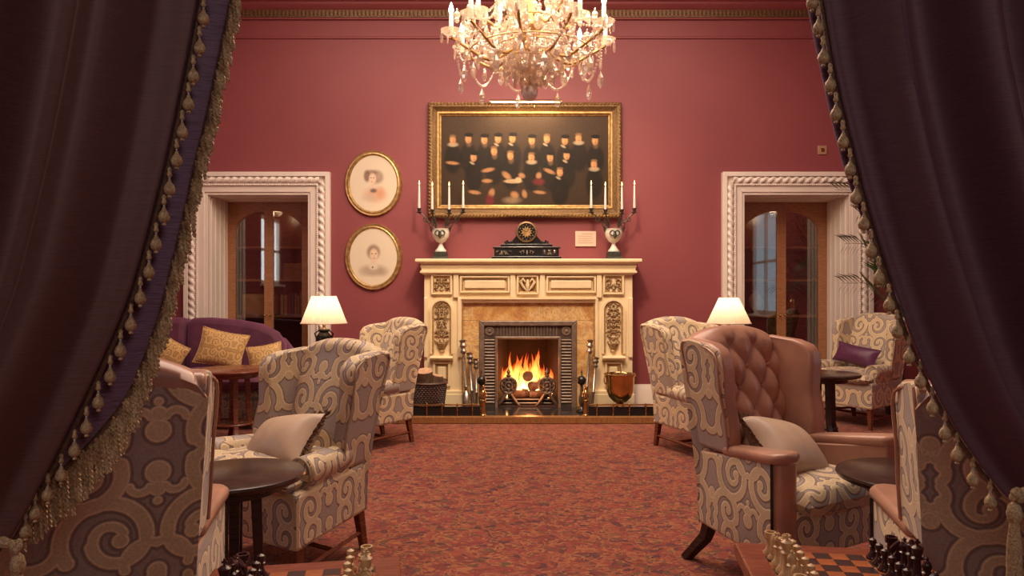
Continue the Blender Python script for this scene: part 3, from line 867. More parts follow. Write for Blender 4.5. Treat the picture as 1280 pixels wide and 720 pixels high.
# hearth slab with a wooden kerb
kz = 0.073; ky = 7.14; hx0, hx1 = -1.22, 1.56
hr = tag(empty('hearth', (fcx, ky, 0)), 'polished black slate hearth edged by a golden brown wooden kerb', 'hearth')
def hpart(name, mb, mat, bevel=None):
    mb.v = [(a - fcx, b - ky, c) for a, b, c in mb.v]; return obj(name, mb, mat, hr, smooth=0, bevel=bevel)
hpart('slate_slab', MB().box(hx0 + 0.08, hx1 - 0.08, ky + 0.08, YI + 0.06, 0.0, kz - 0.005), 'slate', 0.003)
hpart('kerb', MB().box(hx0, hx1, ky, ky + 0.08, 0.0, kz), 'kerb_wood', 0.008)
hpart('kerb_end', MB().box(hx0, hx0 + 0.08, ky + 0.08, WALL - 0.035, 0.0, kz), 'kerb_wood', 0.008)
hpart('kerb_end', MB().box(hx1 - 0.08, hx1, ky + 0.08, WALL - 0.035, 0.0, kz), 'kerb_wood', 0.008)

# brass fender in two lengths with finial posts
fy = ky + 0.045
def fender(xa, xb, post_x, label):
    r = tag(empty('fender', ((xa + xb) / 2, fy, kz)), label, 'fender', 'brass hearth fender rails')
    cx = (xa + xb) / 2; zr_ = PZ(506, fy) - kz
    for z in (zr_,):
        obj('rail', MB().tube([(xa - cx, 0, z), (xb - cx, 0, z)], 0.008, 8), 'brass', r)
    obj('skirt', MB().box(xa - cx, xb - cx, 0.008, 0.012, 0.0, zr_ - 0.02), 'black', r, smooth=0)
    n = 5
    for k in range(n):
        x_ = xa - cx + (xb - xa) * (k + 0.5) / n
        m = MB().lathe([(0.012, 0), (0.012, 0.01), (0.006, 0.02), (0.009, zr_ * 0.5), (0.006, zr_ - 0.02), (0.011, zr_ - 0.005), (0.006, zr_ + 0.012), (0.001, zr_ + 0.02)], 8, (x_, 0, 0))
        obj('spindle', m, 'brass', r)
    m = MB().lathe([(0.03, 0), (0.03, 0.012), (0.022, 0.02), (0.022, 0.14), (0.034, 0.15), (0.034, 0.16), (0.018, 0.175), (0.036, 0.20), (0.03, 0.235), (0.014, 0.26), (0.018, 0.275), (0.006, 0.30), (0.001, 0.315)], 12, (post_x - cx, 0, 0))
    obj('finial_post', m, 'brass', r)
fender(PX(505, fy), PX(600, fy), PX(604, fy), 'brass fender rail with finial post in front of the log basket')
fender(PX(736, fy), PX(838, fy), PX(732, fy), 'brass fender rail with finial post in front of the coal bucket')

# ball-topped andirons standing on the hearth
for (px, lab) in ((602, 'black ball andiron on the hearth beside the log basket side tools'), (727, 'black ball andiron on the hearth beside the brass coal bucket')):
    y = 7.46
    r = tag(empty('andiron', (PX(px, y), y, kz - 0.005)), lab, 'andiron', 'ball andirons on the hearth')
    hz = PZ(475, y) - kz
    obj('foot', MB().lathe([(0.06, 0), (0.06, 0.012), (0.03, 0.03), (0.014, 0.06), (0.001, 0.06)], 12), 'black', r)
    obj('stem', MB().lathe([(0.014, 0.05), (0.03, 0.10), (0.034, 0.15), (0.02, 0.2), (0.014, hz - 0.04), (0.001, hz - 0.03)], 12), 'iron', r)
    obj('ball', MB().ball((0, 0, hz), 0.05, 16), 'black', r)
    obj('spike', MB().lathe([(0.014, hz + 0.045), (0.006, hz + 0.07), (0.012, hz + 0.085), (0.004, hz + 0.11), (0.001, hz + 0.15)], 8), 'iron', r)

# fire tools leaning against the jambs
def tool(px0, py0, px1, py1, kind, label):
    y0, y1 = 7.50, 7.66
    a = P(px0, py0, y0); b = P(px1, py1, y1); a.z = kz + 0.012
    r = tag(empty('fire_' + kind, a), label, 'fire tool', 'fire tools leaning on the fireplace')
    d = b - a
    obj('shaft', MB().tube([d * 0.04, d * 0.3, d * 0.32, d * 0.34, d * 0.82], [0.014, 0.016, 0.024, 0.016, 0.014], 8), 'steel', r)
    g = MB().tube([d * t_ for t_ in (0.78, 0.82, 0.86, 0.9, 0.94, 0.98, 1.0)], [0.016, 0.034, 0.02, 0.038, 0.026, 0.04, 0.008], 8)
    obj('handle', g, 'steel', r)
    if kind == 'shovel':
        u = d.normalized()
        obj('pan', MB().tube([Vector((0, 0, 0)), u * 0.03, u * 0.15, u * 0.2], [0.045, 0.05, 0.05, 0.02], 10), 'steel', r)
    elif kind == 'tongs':
        o = Vector((0.03, 0, 0))
        obj('jaw', MB().tube([o, o + d * 0.4, d * 0.75], [0.014, 0.011, 0.011], 6), 'steel', r)
    else:
        obj('hook', MB().tube([Vector((0, 0, 0)), d * 0.05 + Vector((0.03, 0, 0)), d * 0.09], [0.005, 0.012, 0.012], 6), 'steel', r)
tool(584, 501, 578, 424, 'shovel', 'tall steel fire shovel leaning beside the log basket')
tool(591, 502, 587, 440, 'tongs', 'steel fire tongs leaning beside the log basket')
tool(596, 501, 595, 448, 'poker', 'short steel poker leaning beside the log basket')
tool(732, 502, 738, 424, 'shovel', 'tall steel fire shovel leaning beside the coal bucket')
tool(740, 503, 745, 446, 'poker', 'steel poker leaning beside the coal bucket')

# firedogs and grate bar in the fire
fyc = YI + 0.17
fcx2 = (gx0 + gx1) / 2
g = tag(empty('fire_grate', (fcx2, fyc, 0.075)), 'dark iron fire grate with two ornate round firedogs', 'grate')
hw = (gx1 - gx0) / 2 - 0.02
for z in (0.02, 0.06):
    obj('bar', MB().tube([(-hw + 0.03, -0.05, z), (hw - 0.03, -0.05, z)], 0.011, 6), 'iron', g)
obj('bar', MB().box(-hw + 0.03, hw - 0.03, -0.05, 0.28, 0.05, 0.065), 'iron', g, smooth=0)
for sg in (-1, 1):
    x_ = sg * (hw - 0.10); m = MB()
    m.tube([(x_ + 0.085 * math.cos(2 * PI * i / 20), -0.09, 0.22 + 0.085 * math.sin(2 * PI * i / 20)) for i in range(21)], 0.018, 6)
    m.tube([(x_ + 0.04 * math.cos(2 * PI * i / 14), -0.095, 0.22 + 0.04 * math.sin(2 * PI * i / 14)) for i in range(15)], 0.012, 6)
    for k in range(8):
        a = 2 * PI * k / 8; m.ball((x_ + 0.062 * math.cos(a), -0.10, 0.22 + 0.062 * math.sin(a)), 0.016, 6)
    m.ball((x_, -0.10, 0.22), 0.02, 8)
    dk = MB().lathe([(0.001, 0), (0.078, 0), (0.078, 0.008), (0.001, 0.008)], 18); dk.xform(Matrix.Translation((x_, -0.085, 0.22)) @ Matrix.Rotation(R(90), 4, 'X')); m.add(dk.v, dk.f)
    for s2 in (-1, 1):
        m.tube([(x_ + s2 * 0.02, -0.09, 0.14), (x_ + s2 * 0.055, -0.09, 0.08), (x_ + s2 * 0.10, -0.10, 0.02), (x_ + s2 * 0.12, -0.10, 0.0)], [0.016, 0.02, 0.016, 0.012], 6)
    m.lathe([(0.012, 0.30), (0.03, 0.33), (0.012, 0.345), (0.024, 0.37), (0.008, 0.40), (0.001, 0.42)], 10, (x_, -0.09, 0))
    obj('firedog', m, 'iron', g)
# burning logs
def log(a, b, r_, label, ends='log_char', grp='burning logs in the grate'):
    a, b = Vector(a), Vector(b); m = MB(); d = b - a; n = 6
    rr = random.Random(int(a.x * 1000))
    path = [d * (i / (n - 1)) + Vector((rr.uniform(-1, 1), 0, rr.uniform(-1, 1))) * r_ * 0.06 for i in range(n)]
    r0 = tag(empty('log', a), label, 'log', grp)
    obj('bark', m.tube(path, [r_ * rr.uniform(0.94, 1.04) for _ in range(n)], 10, cap=False), 'log_char' if ends == 'log_char' else 'bark', r0)
    e = MB(); u = d.normalized() * 0.003
    e.tube([path[0] - u, path[0] + u], r_ * 0.98, 10); e.tube([path[-1] - u, path[-1] + u], r_ * 0.98, 10)
    obj('cut_end', e, ends, r0)
bz0 = 0.075 + 0.065
log((fcx2 - 0.22, fyc + 0.08, bz0 + 0.05), (fcx2 + 0.24, fyc + 0.08, bz0 + 0.05), 0.05, 'charred log lying along the back bar of the grate')
log((fcx2 + 0.02, fyc - 0.02, bz0 + 0.045), (fcx2 + 0.26, fyc + 0.01, bz0 + 0.05), 0.045, 'glowing short log lying in front beside a firedog')
log((fcx2 + 0.03, fyc + 0.00, bz0 + 0.13), (fcx2 + 0.20, fyc + 0.10, bz0 + 0.17), 0.055, 'brown split log lying across the middle of the fire')
log((fcx2 + 0.0, fyc - 0.03, bz0 + 0.25), (fcx2 + 0.02, fyc + 0.14, bz0 + 0.24), 0.06, 'round charred log standing end-on at the top of the fire')
log((fcx2 - 0.20, fyc - 0.02, bz0 + 0.045), (fcx2 - 0.04, fyc + 0.02, bz0 + 0.045), 0.045, 'small charred log under the flames beside a firedog')
# flames
fr = tag(empty('fire', (fcx2, fyc, bz0)), 'orange and yellow log fire blazing in the grate', 'fire')
rr = random.Random(5)
def flame_mesh(h, r_, lean, tw):
    rings = []; n = 9
    for i in range(n):
        t_ = i / (n - 1)
        rad = r_ * (0.35 + 1.6 * t_ * (1 - t_) * 1.6) * (1 - t_ ** 3) + 0.001
        cx = lean * t_ * t_ + 0.022 * math.sin(5 * t_ + tw); cy = 0.012 * math.cos(4 * t_ + tw)
        rings.append([(cx + rad * math.cos(2 * PI * k / 8 + t_ * tw), cy + 0.5 * rad * math.sin(2 * PI * k / 8 + t_ * tw), h * t_) for k in range(8)])
    return MB().loft(rings)
for k in range(44):
    x_ = rr.uniform(-0.27, 0.27); env = max(0.25, 1 - (abs(x_ - 0.03) / 0.34) ** 2)
    h_ = rr.uniform(0.20, 0.46) * env + 0.06
    if -0.27 < x_ < -0.17: h_ += 0.14
    obj('flame', flame_mesh(h_, rr.uniform(0.018, 0.036), rr.uniform(-0.03, 0.03), rr.uniform(0, 6)), 'fire', fr, loc=(x_, rr.uniform(-0.02, 0.2), rr.uniform(-0.02, 0.10)))
light('fire_glow', 'POINT', (fcx2, fyc + 0.02, bz0 + 0.32), 12, (1.0, 0.36, 0.10), 0.12)
light('ember_glow', 'POINT', (fcx2 + 0.02, fyc - 0.22, bz0 + 0.10), 4, (1.0, 0.35, 0.10), 0.08)

# wicker log basket
y = 7.38
bk = tag(empty('log_basket', (PX(536, y), y, kz - 0.004)), 'dark wicker basket full of split logs beside the fireplace', 'basket')
bh = PZ(478, y) - kz
wk = MB()
N = 30
def br(z): return 0.135 + 0.035 * z / bh
for i in range(int(bh / 0.02)):
    z = 0.01 + i * 0.02
    path = []
    for k in range(N * 2 + 1):
        a = 2 * PI * k / (N * 2); r_ = br(z) * (1 + 0.045 * math.cos(N * a + (PI if i % 2 else 0)))
        path.append((r_ * 1.05 * math.cos(a), r_ * 0.8 * math.sin(a), z))
    wk.tube(path, 0.0095, 5)
o = obj('woven_side', wk, 'wicker', bk); o['kind'] = 'stuff'
m = MB()
for k in range(N):
    a = 2 * PI * k / N
    m.tube([(br(0) * 1.05 * math.cos(a), br(0) * 0.8 * math.sin(a), 0), (br(bh) * 1.05 * math.cos(a), br(bh) * 0.8 * math.sin(a), bh)], 0.006, 5)
o = obj('stakes', m, 'wicker', bk); o['kind'] = 'stuff'
obj('rim', MB().tube([(br(bh) * 1.06 * math.cos(2 * PI * k / 24), br(bh) * 0.82 * math.sin(2 * PI * k / 24), bh) for k in range(25)], 0.015, 6), 'wicker', bk)
obj('base', MB().lathe([(0.001, 0), (0.13, 0), (0.13, 0.012), (0.001, 0.012)], 20), 'wicker', bk)
bX, bZ = PX(536, y), kz
for k, (dx, dz, ln, r_, tilt, lab) in enumerate(((-0.055, bh - 0.08, 0.27, 0.088, 0.15, 'large pale cut log standing in the wicker basket'), (0.055, bh - 0.12, 0.26, 0.058, 0.5, 'pale split log leaning in the wicker basket'), (0.10, bh - 0.13, 0.22, 0.035, 0.75, 'thin dark bark log leaning out of the wicker basket'))):
    a = Vector((bX + dx * 0.6, y + 0.06 - 0.05 * k, bZ + 0.05)); b = Vector((bX + dx + tilt * 0.08, y - 0.05 + 0.04 * k, bZ + dz + ln * 0.75))
    log(a, b, r_, lab, 'log_cut', 'logs in the wicker basket')

# brass coal bucket on a foot
y = 7.36
cbk = tag(empty('coal_bucket', (PX(775, y), y, kz - 0.003)), 'polished brass pedestal coal bucket standing on the hearth', 'bucket')
hb = PZ(467, y) - kz
obj('bowl', MB().lathe([(0.035, 0.11), (0.07, 0.125), (0.115, 0.17), (0.142, 0.24), (0.150, hb - 0.03), (0.168, hb), (0.160, hb + 0.005), (0.138, hb - 0.02), (0.125, 0.24), (0.10, 0.18), (0.001, 0.15)], 32), 'brass', cbk, smooth=60)
obj('foot', MB().lathe([(0.001, 0), (0.085, 0), (0.085, 0.012), (0.05, 0.03), (0.035, 0.05), (0.05, 0.07), (0.035, 0.09), (0.04, 0.115), (0.001, 0.115)], 24), 'brass', cbk, smooth=60)
obj('rim_coal', MB().lathe([(0.132, hb - 0.03), (0.09, hb - 0.01), (0.04, hb + 0.012), (0.001, hb + 0.015)], 14), 'brass_dark', cbk, smooth=60)
obj('handle', MB().tube([(0.01, 0.0, hb), (0.008, 0.02, hb + 0.08), (0.0, 0.03, hb + 0.14)], [0.008, 0.006, 0.004], 6), 'brass_dark', cbk)
for sg in (-1, 1):
    obj('lug', MB().tube([(sg * (0.135 + 0.03 * math.sin(PI * i / 8)), 0, hb - 0.06 - 0.05 * math.cos(PI * i / 8)) for i in range(9)], 0.007, 6), 'brass', cbk)

# ------------------------------------------------------------------ things on the mantel shelf
def candelabrum(px, xs, label, near, sides):
    y = 7.84
    X0 = PX(px, y); r = tag(empty('candelabrum', (X0, y, sz)), label, 'candelabrum', 'candelabra on the mantel shelf')
    obj('base', MB().box(-0.085, 0.085, -0.085, 0.085, 0, 0.025).box(-0.072, 0.072, -0.072, 0.072, 0.025, 0.085), 'bronze', r, smooth=0, bevel=0.006)
    obj('socle', MB().lathe([(0.06, 0.085), (0.062, 0.10), (0.045, 0.115), (0.025, 0.15), (0.02, 0.175), (0.028, 0.185), (0.001, 0.186)], 20), 'porcelain', r, smooth=60)
    v_ = obj('vase_body', MB().lathe([(0.02, 0.18), (0.055, 0.20), (0.088, 0.25), (0.098, 0.30), (0.092, 0.325), (0.10, 0.335), (0.08, 0.34), (0.001, 0.34)], 24), 'porcelain', r, smooth=60)
    m = MB()
    for sg in (-1, 1):      # ring handle relief on the front
        m.tube([(sg * 0.028 + 0.026 * math.cos(2 * PI * i / 14), -0.088 - 0.008, 0.285 + 0.026 * math.sin(2 * PI * i / 14)) for i in range(15)], 0.006, 5)
        obj('mount', MB().tube([(sg * 0.085, -0.03, 0.335), (sg * 0.108, -0.03, 0.355), (sg * 0.10, -0.03, 0.30)], [0.012, 0.016, 0.006], 6), 'bronze', v_)
    m.tube([(0, -0.096, 0.305), (0, -0.102, 0.25), (0, -0.09, 0.22)], [0.016, 0.02, 0.004], 6)
    obj('relief', m, 'bronze', v_)
    for k, cxp in enumerate(xs):
        x_ = PX(cxp, y) - X0; yy = -0.05 if k in (1, 2) else 0.0
        zt = 0.565 if k in (0, 3) else 0.545
        sg = -1 if x_ < 0 else 1
        path = []
        for i in range(15):
            t_ = i / 14
            path.append((sg * 0.05 + (x_ - sg * 0.05) * t_ + 0.0, yy * t_, 0.335 + 0.06 * math.sin(PI * 1.0 * t_) + (zt - 0.335 - 0.05) * t_ ** 2 + 0.03 * math.sin(3 * PI * t_) * (1 - t_)))
        a = MB().tube(path, 0.007, 6)
        for q_ in (0.35, 0.7):
            p_ = path[int(q_ * 14)]
            a.tube([(p_[0] + 0.022 * math.cos(2 * PI * i / 10), p_[1], p_[2] - 0.02 + 0.022 * math.sin(2 * PI * i / 10)) for i in range(11)], 0.005, 5)
        arm = obj('arm', a, 'bronze', r)
        obj('candle_cup', MB().lathe([(0.006, zt - 0.055), (0.03, zt - 0.05), (0.032, zt - 0.044), (0.014, zt - 0.04), (0.018, zt - 0.02), (0.024, zt), (0.016, zt), (0.001, zt - 0.005)], 12, (x_, yy, 0)), 'bronze', arm)
        c = tag(empty('candle', (X0 + x_, y + yy, sz + zt - 0.005)), 'lit white taper candle on the %s, candelabrum %s' % (sides[k], near), 'candle', 'lit candles in the candelabrum ' + near)
        obj('taper', MB().lathe([(0.014, 0), (0.014, 0.02), (0.009, 0.25), (0.004, 0.258), (0.001, 0.258)], 10), 'wax', c)
        obj('wick', MB().tube([(0, 0, 0.255), (0.001, 0, 0.268)], 0.0015, 5), 'black', c)
        obj('flame', MB().lathe([(0.001, 0.262), (0.006, 0.272), (0.0065, 0.28), (0.004, 0.295), (0.001, 0.31)], 8), 'flame', c)
candelabrum(551, (524, 541, 562, 579), 'porcelain and bronze candelabrum on the mantel above the log basket', 'above the log basket', ('outer arm towards the portraits', 'inner arm towards the portraits', 'inner arm towards the clock', 'outer arm towards the clock'))
candelabrum(767, (739, 756, 776.5, 793), 'porcelain and bronze candelabrum on the mantel beside the wall plaque', 'beside the wall plaque', ('outer arm towards the clock', 'inner arm towards the clock', 'inner arm towards the palm', 'outer arm towards the palm'))

y = 7.82
ck = tag(empty('mantel_clock', (PX(658, y), y, sz)), 'black slate mantel clock with gold sunburst dial', 'clock')
k_ = y / F
def cl(a): return (a - 658) * k_
obj('plinth', MB().box(cl(615), cl(701), -0.09, 0.09, 0, 0.03), 'black', ck, smooth=0, bevel=0.004)
obj('body', MB().box(cl(618), cl(698), -0.08, 0.08, 0.03, 0.115), 'black', ck, smooth=0, bevel=0.004)
obj('cornice', MB().box(cl(616), cl(700), -0.088, 0.088, 0.115, 0.135), 'slate', ck, smooth=0, bevel=0.005)
obj('upper_step', MB().box(cl(626), cl(690), -0.075, 0.075, 0.135, 0.165), 'black', ck, smooth=0, bevel=0.004)
pts = [(cl(630), 0.165), (cl(686), 0.165), (cl(684), 0.18), (cl(676), 0.20), (cl(671), 0.25), (cl(670), 0.30), (cl(646), 0.30), (cl(645), 0.25), (cl(640), 0.20), (cl(632), 0.18)]
obj('shoulder', MB().prism(pts, lambda a, b: (a, -0.06, b), lambda a, b: (a, 0.06, b)), 'black', ck, smooth=0, bevel=0.004)
drum = MB().lathe([(0.115, -0.07), (0.118, -0.06), (0.118, 0.06), (0.115, 0.07)], 32); drum.xform(Matrix.Translation((0, 0, 0.295)) @ Matrix.Rotation(R(90), 4, 'X'))
obj('drum', drum, 'black', ck, smooth=50)
bz_ = MB().lathe([(0.108, 0), (0.114, 0.012), (0.098, 0.016), (0.094, 0.006), (0.1, 0)], 36, cap=False); bz_.xform(Matrix.Translation((0, -0.068, 0.295)) @ Matrix.Rotation(R(90), 4, 'X'))
obj('bezel', bz_, 'gilt_dull', ck, smooth=60)
fc = MB().lathe([(0.001, 0), (0.096, 0.0), (0.096, 0.004), (0.001, 0.004)], 32); fc.xform(Matrix.Translation((0, -0.068, 0.295)) @ Matrix.Rotation(R(90), 4, 'X'))
dial = obj('dial', fc, 'black', ck, smooth=0)
sb = MB()
for i in range(24):
    a0 = 2 * PI * i / 24; r0 = 0.062 if i % 2 else 0.042
    sb.add([(0, -0.0735, 0.295), (0.046 * math.cos(a0 - 0.13), -0.0735, 0.295 + 0.046 * math.sin(a0 - 0.13)), (r0 * 1.1 * math.cos(a0), -0.0735, 0.295 + r0 * 1.1 * math.sin(a0)), (0.046 * math.cos(a0 + 0.13), -0.0735, 0.295 + 0.046 * math.sin(a0 + 0.13))], [(0, 1, 2, 3)])
obj('sunburst', sb, 'gilt', dial, smooth=0)
for i in range(12):
    a0 = 2 * PI * i / 12
    mk_ = MB().tube([(0.072 * math.cos(a0), -0.0735, 0.295 + 0.072 * math.sin(a0)), (0.088 * math.cos(a0), -0.0735, 0.295 + 0.088 * math.sin(a0))], 0.004, 4)
    obj('hour_mark', mk_, 'gilt', dial)
hd = MB().tube([(0, -0.077, 0.295), (0.03, -0.077, 0.335)], 0.0025, 4); hd.tube([(0, -0.077, 0.295), (-0.05, -0.077, 0.32)], 0.002, 4)
obj('hands', hd, 'black', dial)
for (a, b) in ((620, 640), (677, 696)):
    m = MB().box(cl(a), cl(b), -0.085, -0.078, 0.042, 0.105)
    p_ = obj('relief_panel', m, 'slate', ck, smooth=0)
    m = foliage(cl(a) + 0.01, cl(b) - 0.01, 0.05, 0.10, -0.084, 9); obj('relief', m, 'steel', p_)
m = foliage(cl(650), cl(667), 0.05, 0.10, -0.082, 5); obj('relief', m, 'steel', ck)
for sg in (-1, 1):
    obj('scroll', MB().tube([(sg * 0.19, -0.06, 0.165), (sg * 0.21, -0.06, 0.20), (sg * 0.235, -0.06, 0.185), (sg * 0.225, -0.06, 0.167)], 0.012, 6), 'black', ck)

# ------------------------------------------------------------------ pictures and small things on the wall
def rect_frame(name, x0, x1, z0, z1, prof, y, mats, parent, cx, cz, which):
    rings = []
    for (ins_, d_) in prof:
        rings.append([(x0 + ins_ - cx, y - d_ - WALL, z0 + ins_ - cz), (x1 - ins_ - cx, y - d_ - WALL, z0 + ins_ - cz), (x1 - ins_ - cx, y - d_ - WALL, z1 - ins_ - cz), (x0 + ins_ - cx, y - d_ - WALL, z1 - ins_ - cz)])
    return obj(name, MB().loft(rings, cap=False), mats, parent, smooth=25)
yp = WALL - 0.06
x0, x1, z0, z1 = PX(535, yp), PX(777, yp), PZ(272, yp), PZ(128, yp)
cx, cz = (x0 + x1) / 2, z0
pt = tag(empty('painting', (cx, WALL, z0)), 'large dark group portrait oil painting in a carved gilt frame', 'painting')
rect_frame('frame', x0, x1, z0, z1, [(0.0, 0.0), (0.0, 0.07), (0.02, 0.09), (0.05, 0.085), (0.07, 0.06), (0.10, 0.045)], WALL, 'gilt_dull', pt, cx, cz, 0)
rect_frame('inner_frame', x0, x1, z0, z1, [(0.095, 0.045), (0.105, 0.06), (0.12, 0.058), (0.13, 0.04), (0.145, 0.03), (0.148, 0.02)], WALL, 'gilt', pt, cx, cz, 0)
le = MB()
def leaf_run(a, b, n):
    a, b = Vector(a), Vector(b); d = (b - a) / n
    for i in range(n):
        p_ = a + d * (i + 0.5); s1 = d.normalized() * 0.02; s2 = Vector((0, -0.012, 0)); s3 = d.normalized().cross(Vector((0, 1, 0))) * 0.016
        le.tube([p_ - s1 - s3, p_ + s2, p_ + s1 + s3], [0.003, 0.011, 0.003], 5)
for ins_ in (0.022,):
    X0_, X1_, Z0_, Z1_ = x0 + ins_ - cx, x1 - ins_ - cx, ins_, z1 - z0 - ins_
    yy = -0.088
    leaf_run((X0_, yy, Z0_), (X1_, yy, Z0_), 56); leaf_run((X0_, yy, Z1_), (X1_, yy, Z1_), 56); leaf_run((X0_, yy, Z0_), (X0_, yy, Z1_), 32); leaf_run((X1_, yy, Z0_), (X1_, yy, Z1_), 32)
o = obj('leaf_carving', le, 'gilt', pt); o['kind'] = 'stuff'

def painted(name, verts, faces, cols, mat, parent, y):
    me = bpy.data.meshes.new(name)
    me.from_pydata([(a, y, b) for a, b in verts], [], faces)
    at_ = me.color_attributes.new('paint', 'FLOAT_COLOR', 'POINT')
    at_.data.foreach_set('color', np.concatenate([cols, np.ones((len(cols), 1))], 1).astype(np.float32).ravel())
    me.materials.append(M[mat]); me.update()
    o = bpy.data.objects.new(name, me); COL.objects.link(o); o.parent = parent
    return o
def ell(img, X, Y_, cx_, cy_, rx, ry, col, soft=0.25, alpha=1.0, rot=0.0):
    c_, s_ = math.cos(rot), math.sin(rot)
    u = ((X - cx_) * c_ + (Y_ - cy_) * s_) / rx; v_ = (-(X - cx_) * s_ + (Y_ - cy_) * c_) / ry
    d_ = np.sqrt(u * u + v_ * v_)
    m = np.clip((1 + soft - d_) / (2 * soft), 0, 1) * alpha
    m = m[:, None]
    img[:] = img * (1 - m) + np.array(col) * m
# canvas coordinates: photograph pixels relative to the canvas corner
cw, chh = 212.0, 116.0
nx, ny = 300, 165
gx, gy = np.meshgrid(np.linspace(0, cw, nx), np.linspace(0, chh, ny))
gx, gy = gx.ravel(), gy.ravel()
img = np.tile(np.array([0.040, 0.024, 0.015]), (nx * ny, 1))
rs = np.random.default_rng(3)
img *= (1 + 0.5 * np.clip(1 - gy / 60, 0, 1))[:, None]  # background lightened towards the top: picture light's glow put into the colour
def cvx(X): return 530 + X / 4.5 - 551
def cvy(Y_): return 120 + Y_ / 4.5 - 143
skin = (0.46, 0.22, 0.09); linen = (0.40, 0.31, 0.20); dark = (0.012, 0.009, 0.008)
rows = [(168, 245, 0, 1), (255, 240, 1, 2), (345, 245, 1, 2), (422, 240, 1, 0), (503, 238, 1, 0), (612, 248, 1, 2), (697, 240, 0, 0), (798, 250, 1, 0), (875, 235, 0, 1), (968, 250, 1, 2),
        (400, 310, 0, 2), (285, 345, 1, 0), (492, 335, 0, 2), (610, 345, 0, 1), (715, 345, 1, 2), (808, 335, 1, 0), (962, 385, 0, 1), (770, 430, 0, 0)]
for (X_, Y_, hat, ruff) in rows:                  # dark gowns first
    a, b = cvx(X_), cvy(Y_)
    ell(img, gx, gy, a, b + 24, 11, 19, dark, 0.15, 0.85)
for (X_, Y_, hat, ruff) in rows:
    a, b = cvx(X_), cvy(Y_)
    if ruff == 1: ell(img, gx, gy, a, b + 6.2, 6.2, 2.8, linen, 0.3, 0.85)
    elif ruff == 2: ell(img, gx, gy, a + 0.5, b + 6.0, 3.2, 4.2, (0.13, 0.075, 0.04), 0.4, 0.9)
    else: ell(img, gx, gy, a - 2.2, b + 7.4, 3.2, 1.4, linen, 0.3, 0.8, 0.5)
    ell(img, gx, gy, a, b + 0.3, 3.5, 5.0, skin, 0.22)
    ell(img, gx, gy, a - 1.6, b - 0.2, 2.2, 4.4, (0.56, 0.30, 0.13), 0.5, 0.7)
    ell(img, gx, gy, a - 1.4, b - 0.9, 0.8, 0.5, (0.12, 0.05, 0.02), 0.5, 0.6)
    ell(img, gx, gy, a + 1.5, b - 0.9, 0.8, 0.5, (0.12, 0.05, 0.02), 0.5, 0.6)
    ell(img, gx, gy, a + 0.1, b + 1.2, 0.5, 1.4, (0.30, 0.13, 0.05), 0.4, 0.7)
    ell(img, gx, gy, a, b + 3.1, 1.5, 0.5, (0.22, 0.06, 0.03), 0.4, 0.8)
    if hat: ell(img, gx, gy, a + 0.4, b - 5.0, 5.6, 2.6, dark, 0.12)
    else: ell(img, gx, gy, a, b - 4.6, 4.0, 1.8, (0.18, 0.10, 0.05), 0.3, 0.8)
for (X_, Y_, rx, ry, ro_) in ((165, 378, 7.5, 2.0, 0.1), (365, 418, 7.5, 2.4, -0.2), (360, 480, 6, 2.4, 0.0), (290, 545, 7, 2.3, 0.15), (470, 450, 6.5, 3.4, 0.7), (555, 450, 4, 3, 0.4), (650, 450, 3.2, 4, 0.2), (710, 425, 7, 2.4, 0.4), (655, 545, 7, 2.0, 0.1), (385, 550, 3.5, 5.5, 0.3), (515, 560, 5, 4, 0.5), (570, 555, 3, 5, -0.2)):
    ell(img, gx, gy, cvx(X_), cvy(Y_), rx, ry, (0.40, 0.20, 0.09), 0.35, 0.9, ro_)
ell(img, gx, gy, cvx(505), cvy(482), 11, 2.6, (0.42, 0.30, 0.17), 0.2); ell(img, gx, gy, cvx(535), cvy(475), 4, 3.6, (0.50, 0.36, 0.20), 0.2)
ell(img, gx, gy, cvx(650), cvy(485), 7, 4, (0.13, 0.02, 0.02), 0.4); ell(img, gx, gy, cvx(375), cvy(590), 5, 7, (0.13, 0.02, 0.025), 0.4); ell(img, gx, gy, cvx(500), cvy(590), 10, 4, (0.30, 0.20, 0.12), 0.5, 0.7)
img *= (1 + 0.10 * rs.standard_normal(len(img)))[:, None]
img = np.clip(img, 0, 1)
fx0, fx1, fz0, fz1 = x0 + 0.13 - cx, x1 - 0.13 - cx, 0.13, z1 - z0 - 0.13
vs = np.stack([fx0 + gx / cw * (fx1 - fx0), fz1 - gy / chh * (fz1 - fz0)], 1)
fs = [(j * nx + i, (j + 1) * nx + i, (j + 1) * nx + i + 1, j * nx + i + 1) for j in range(ny - 1) for i in range(nx - 1)]
painted('canvas', vs.tolist(), fs, img, 'oil_canvas', pt, -0.022)
obj('backing', MB().box(fx0 - 0.08, fx1 + 0.08, -0.018, 0.0, fz0 - 0.08, fz1 + 0.08), 'dark_wood', pt, smooth=0)

yl = 7.82
pl = tag(empty('picture_light', (PX(657, yl), yl, PZ(128, yl))), 'slim brass picture light over the group portrait', 'picture light')
L2 = PX(702, yl) - PX(657, yl)
sh = MB().prism([(0.03 * math.cos(PI * i / 8), 0.03 * math.sin(PI * i / 8)) for i in range(9)] + [(0.026 * math.cos(PI * i / 8), 0.026 * math.sin(PI * i / 8)) for i in range(8, -1, -1)], lambda a, b: (-L2, a, b), lambda a, b: (L2, a, b))
obj('hood', sh, 'brass', pl, smooth=50)
obj('tube_bulb', MB().tube([(-L2 + 0.02, 0, 0.008), (L2 - 0.02, 0, 0.008)], 0.009, 8), 'bulb', pl)
for sg in (-1, 1):
    obj('bracket', MB().tube([(sg * 0.1, 0.02, 0.02), (sg * 0.1, 0.12, 0.05), (sg * 0.1, WALL - yl - 0.095, -0.02)], 0.006, 6), 'brass', pl)
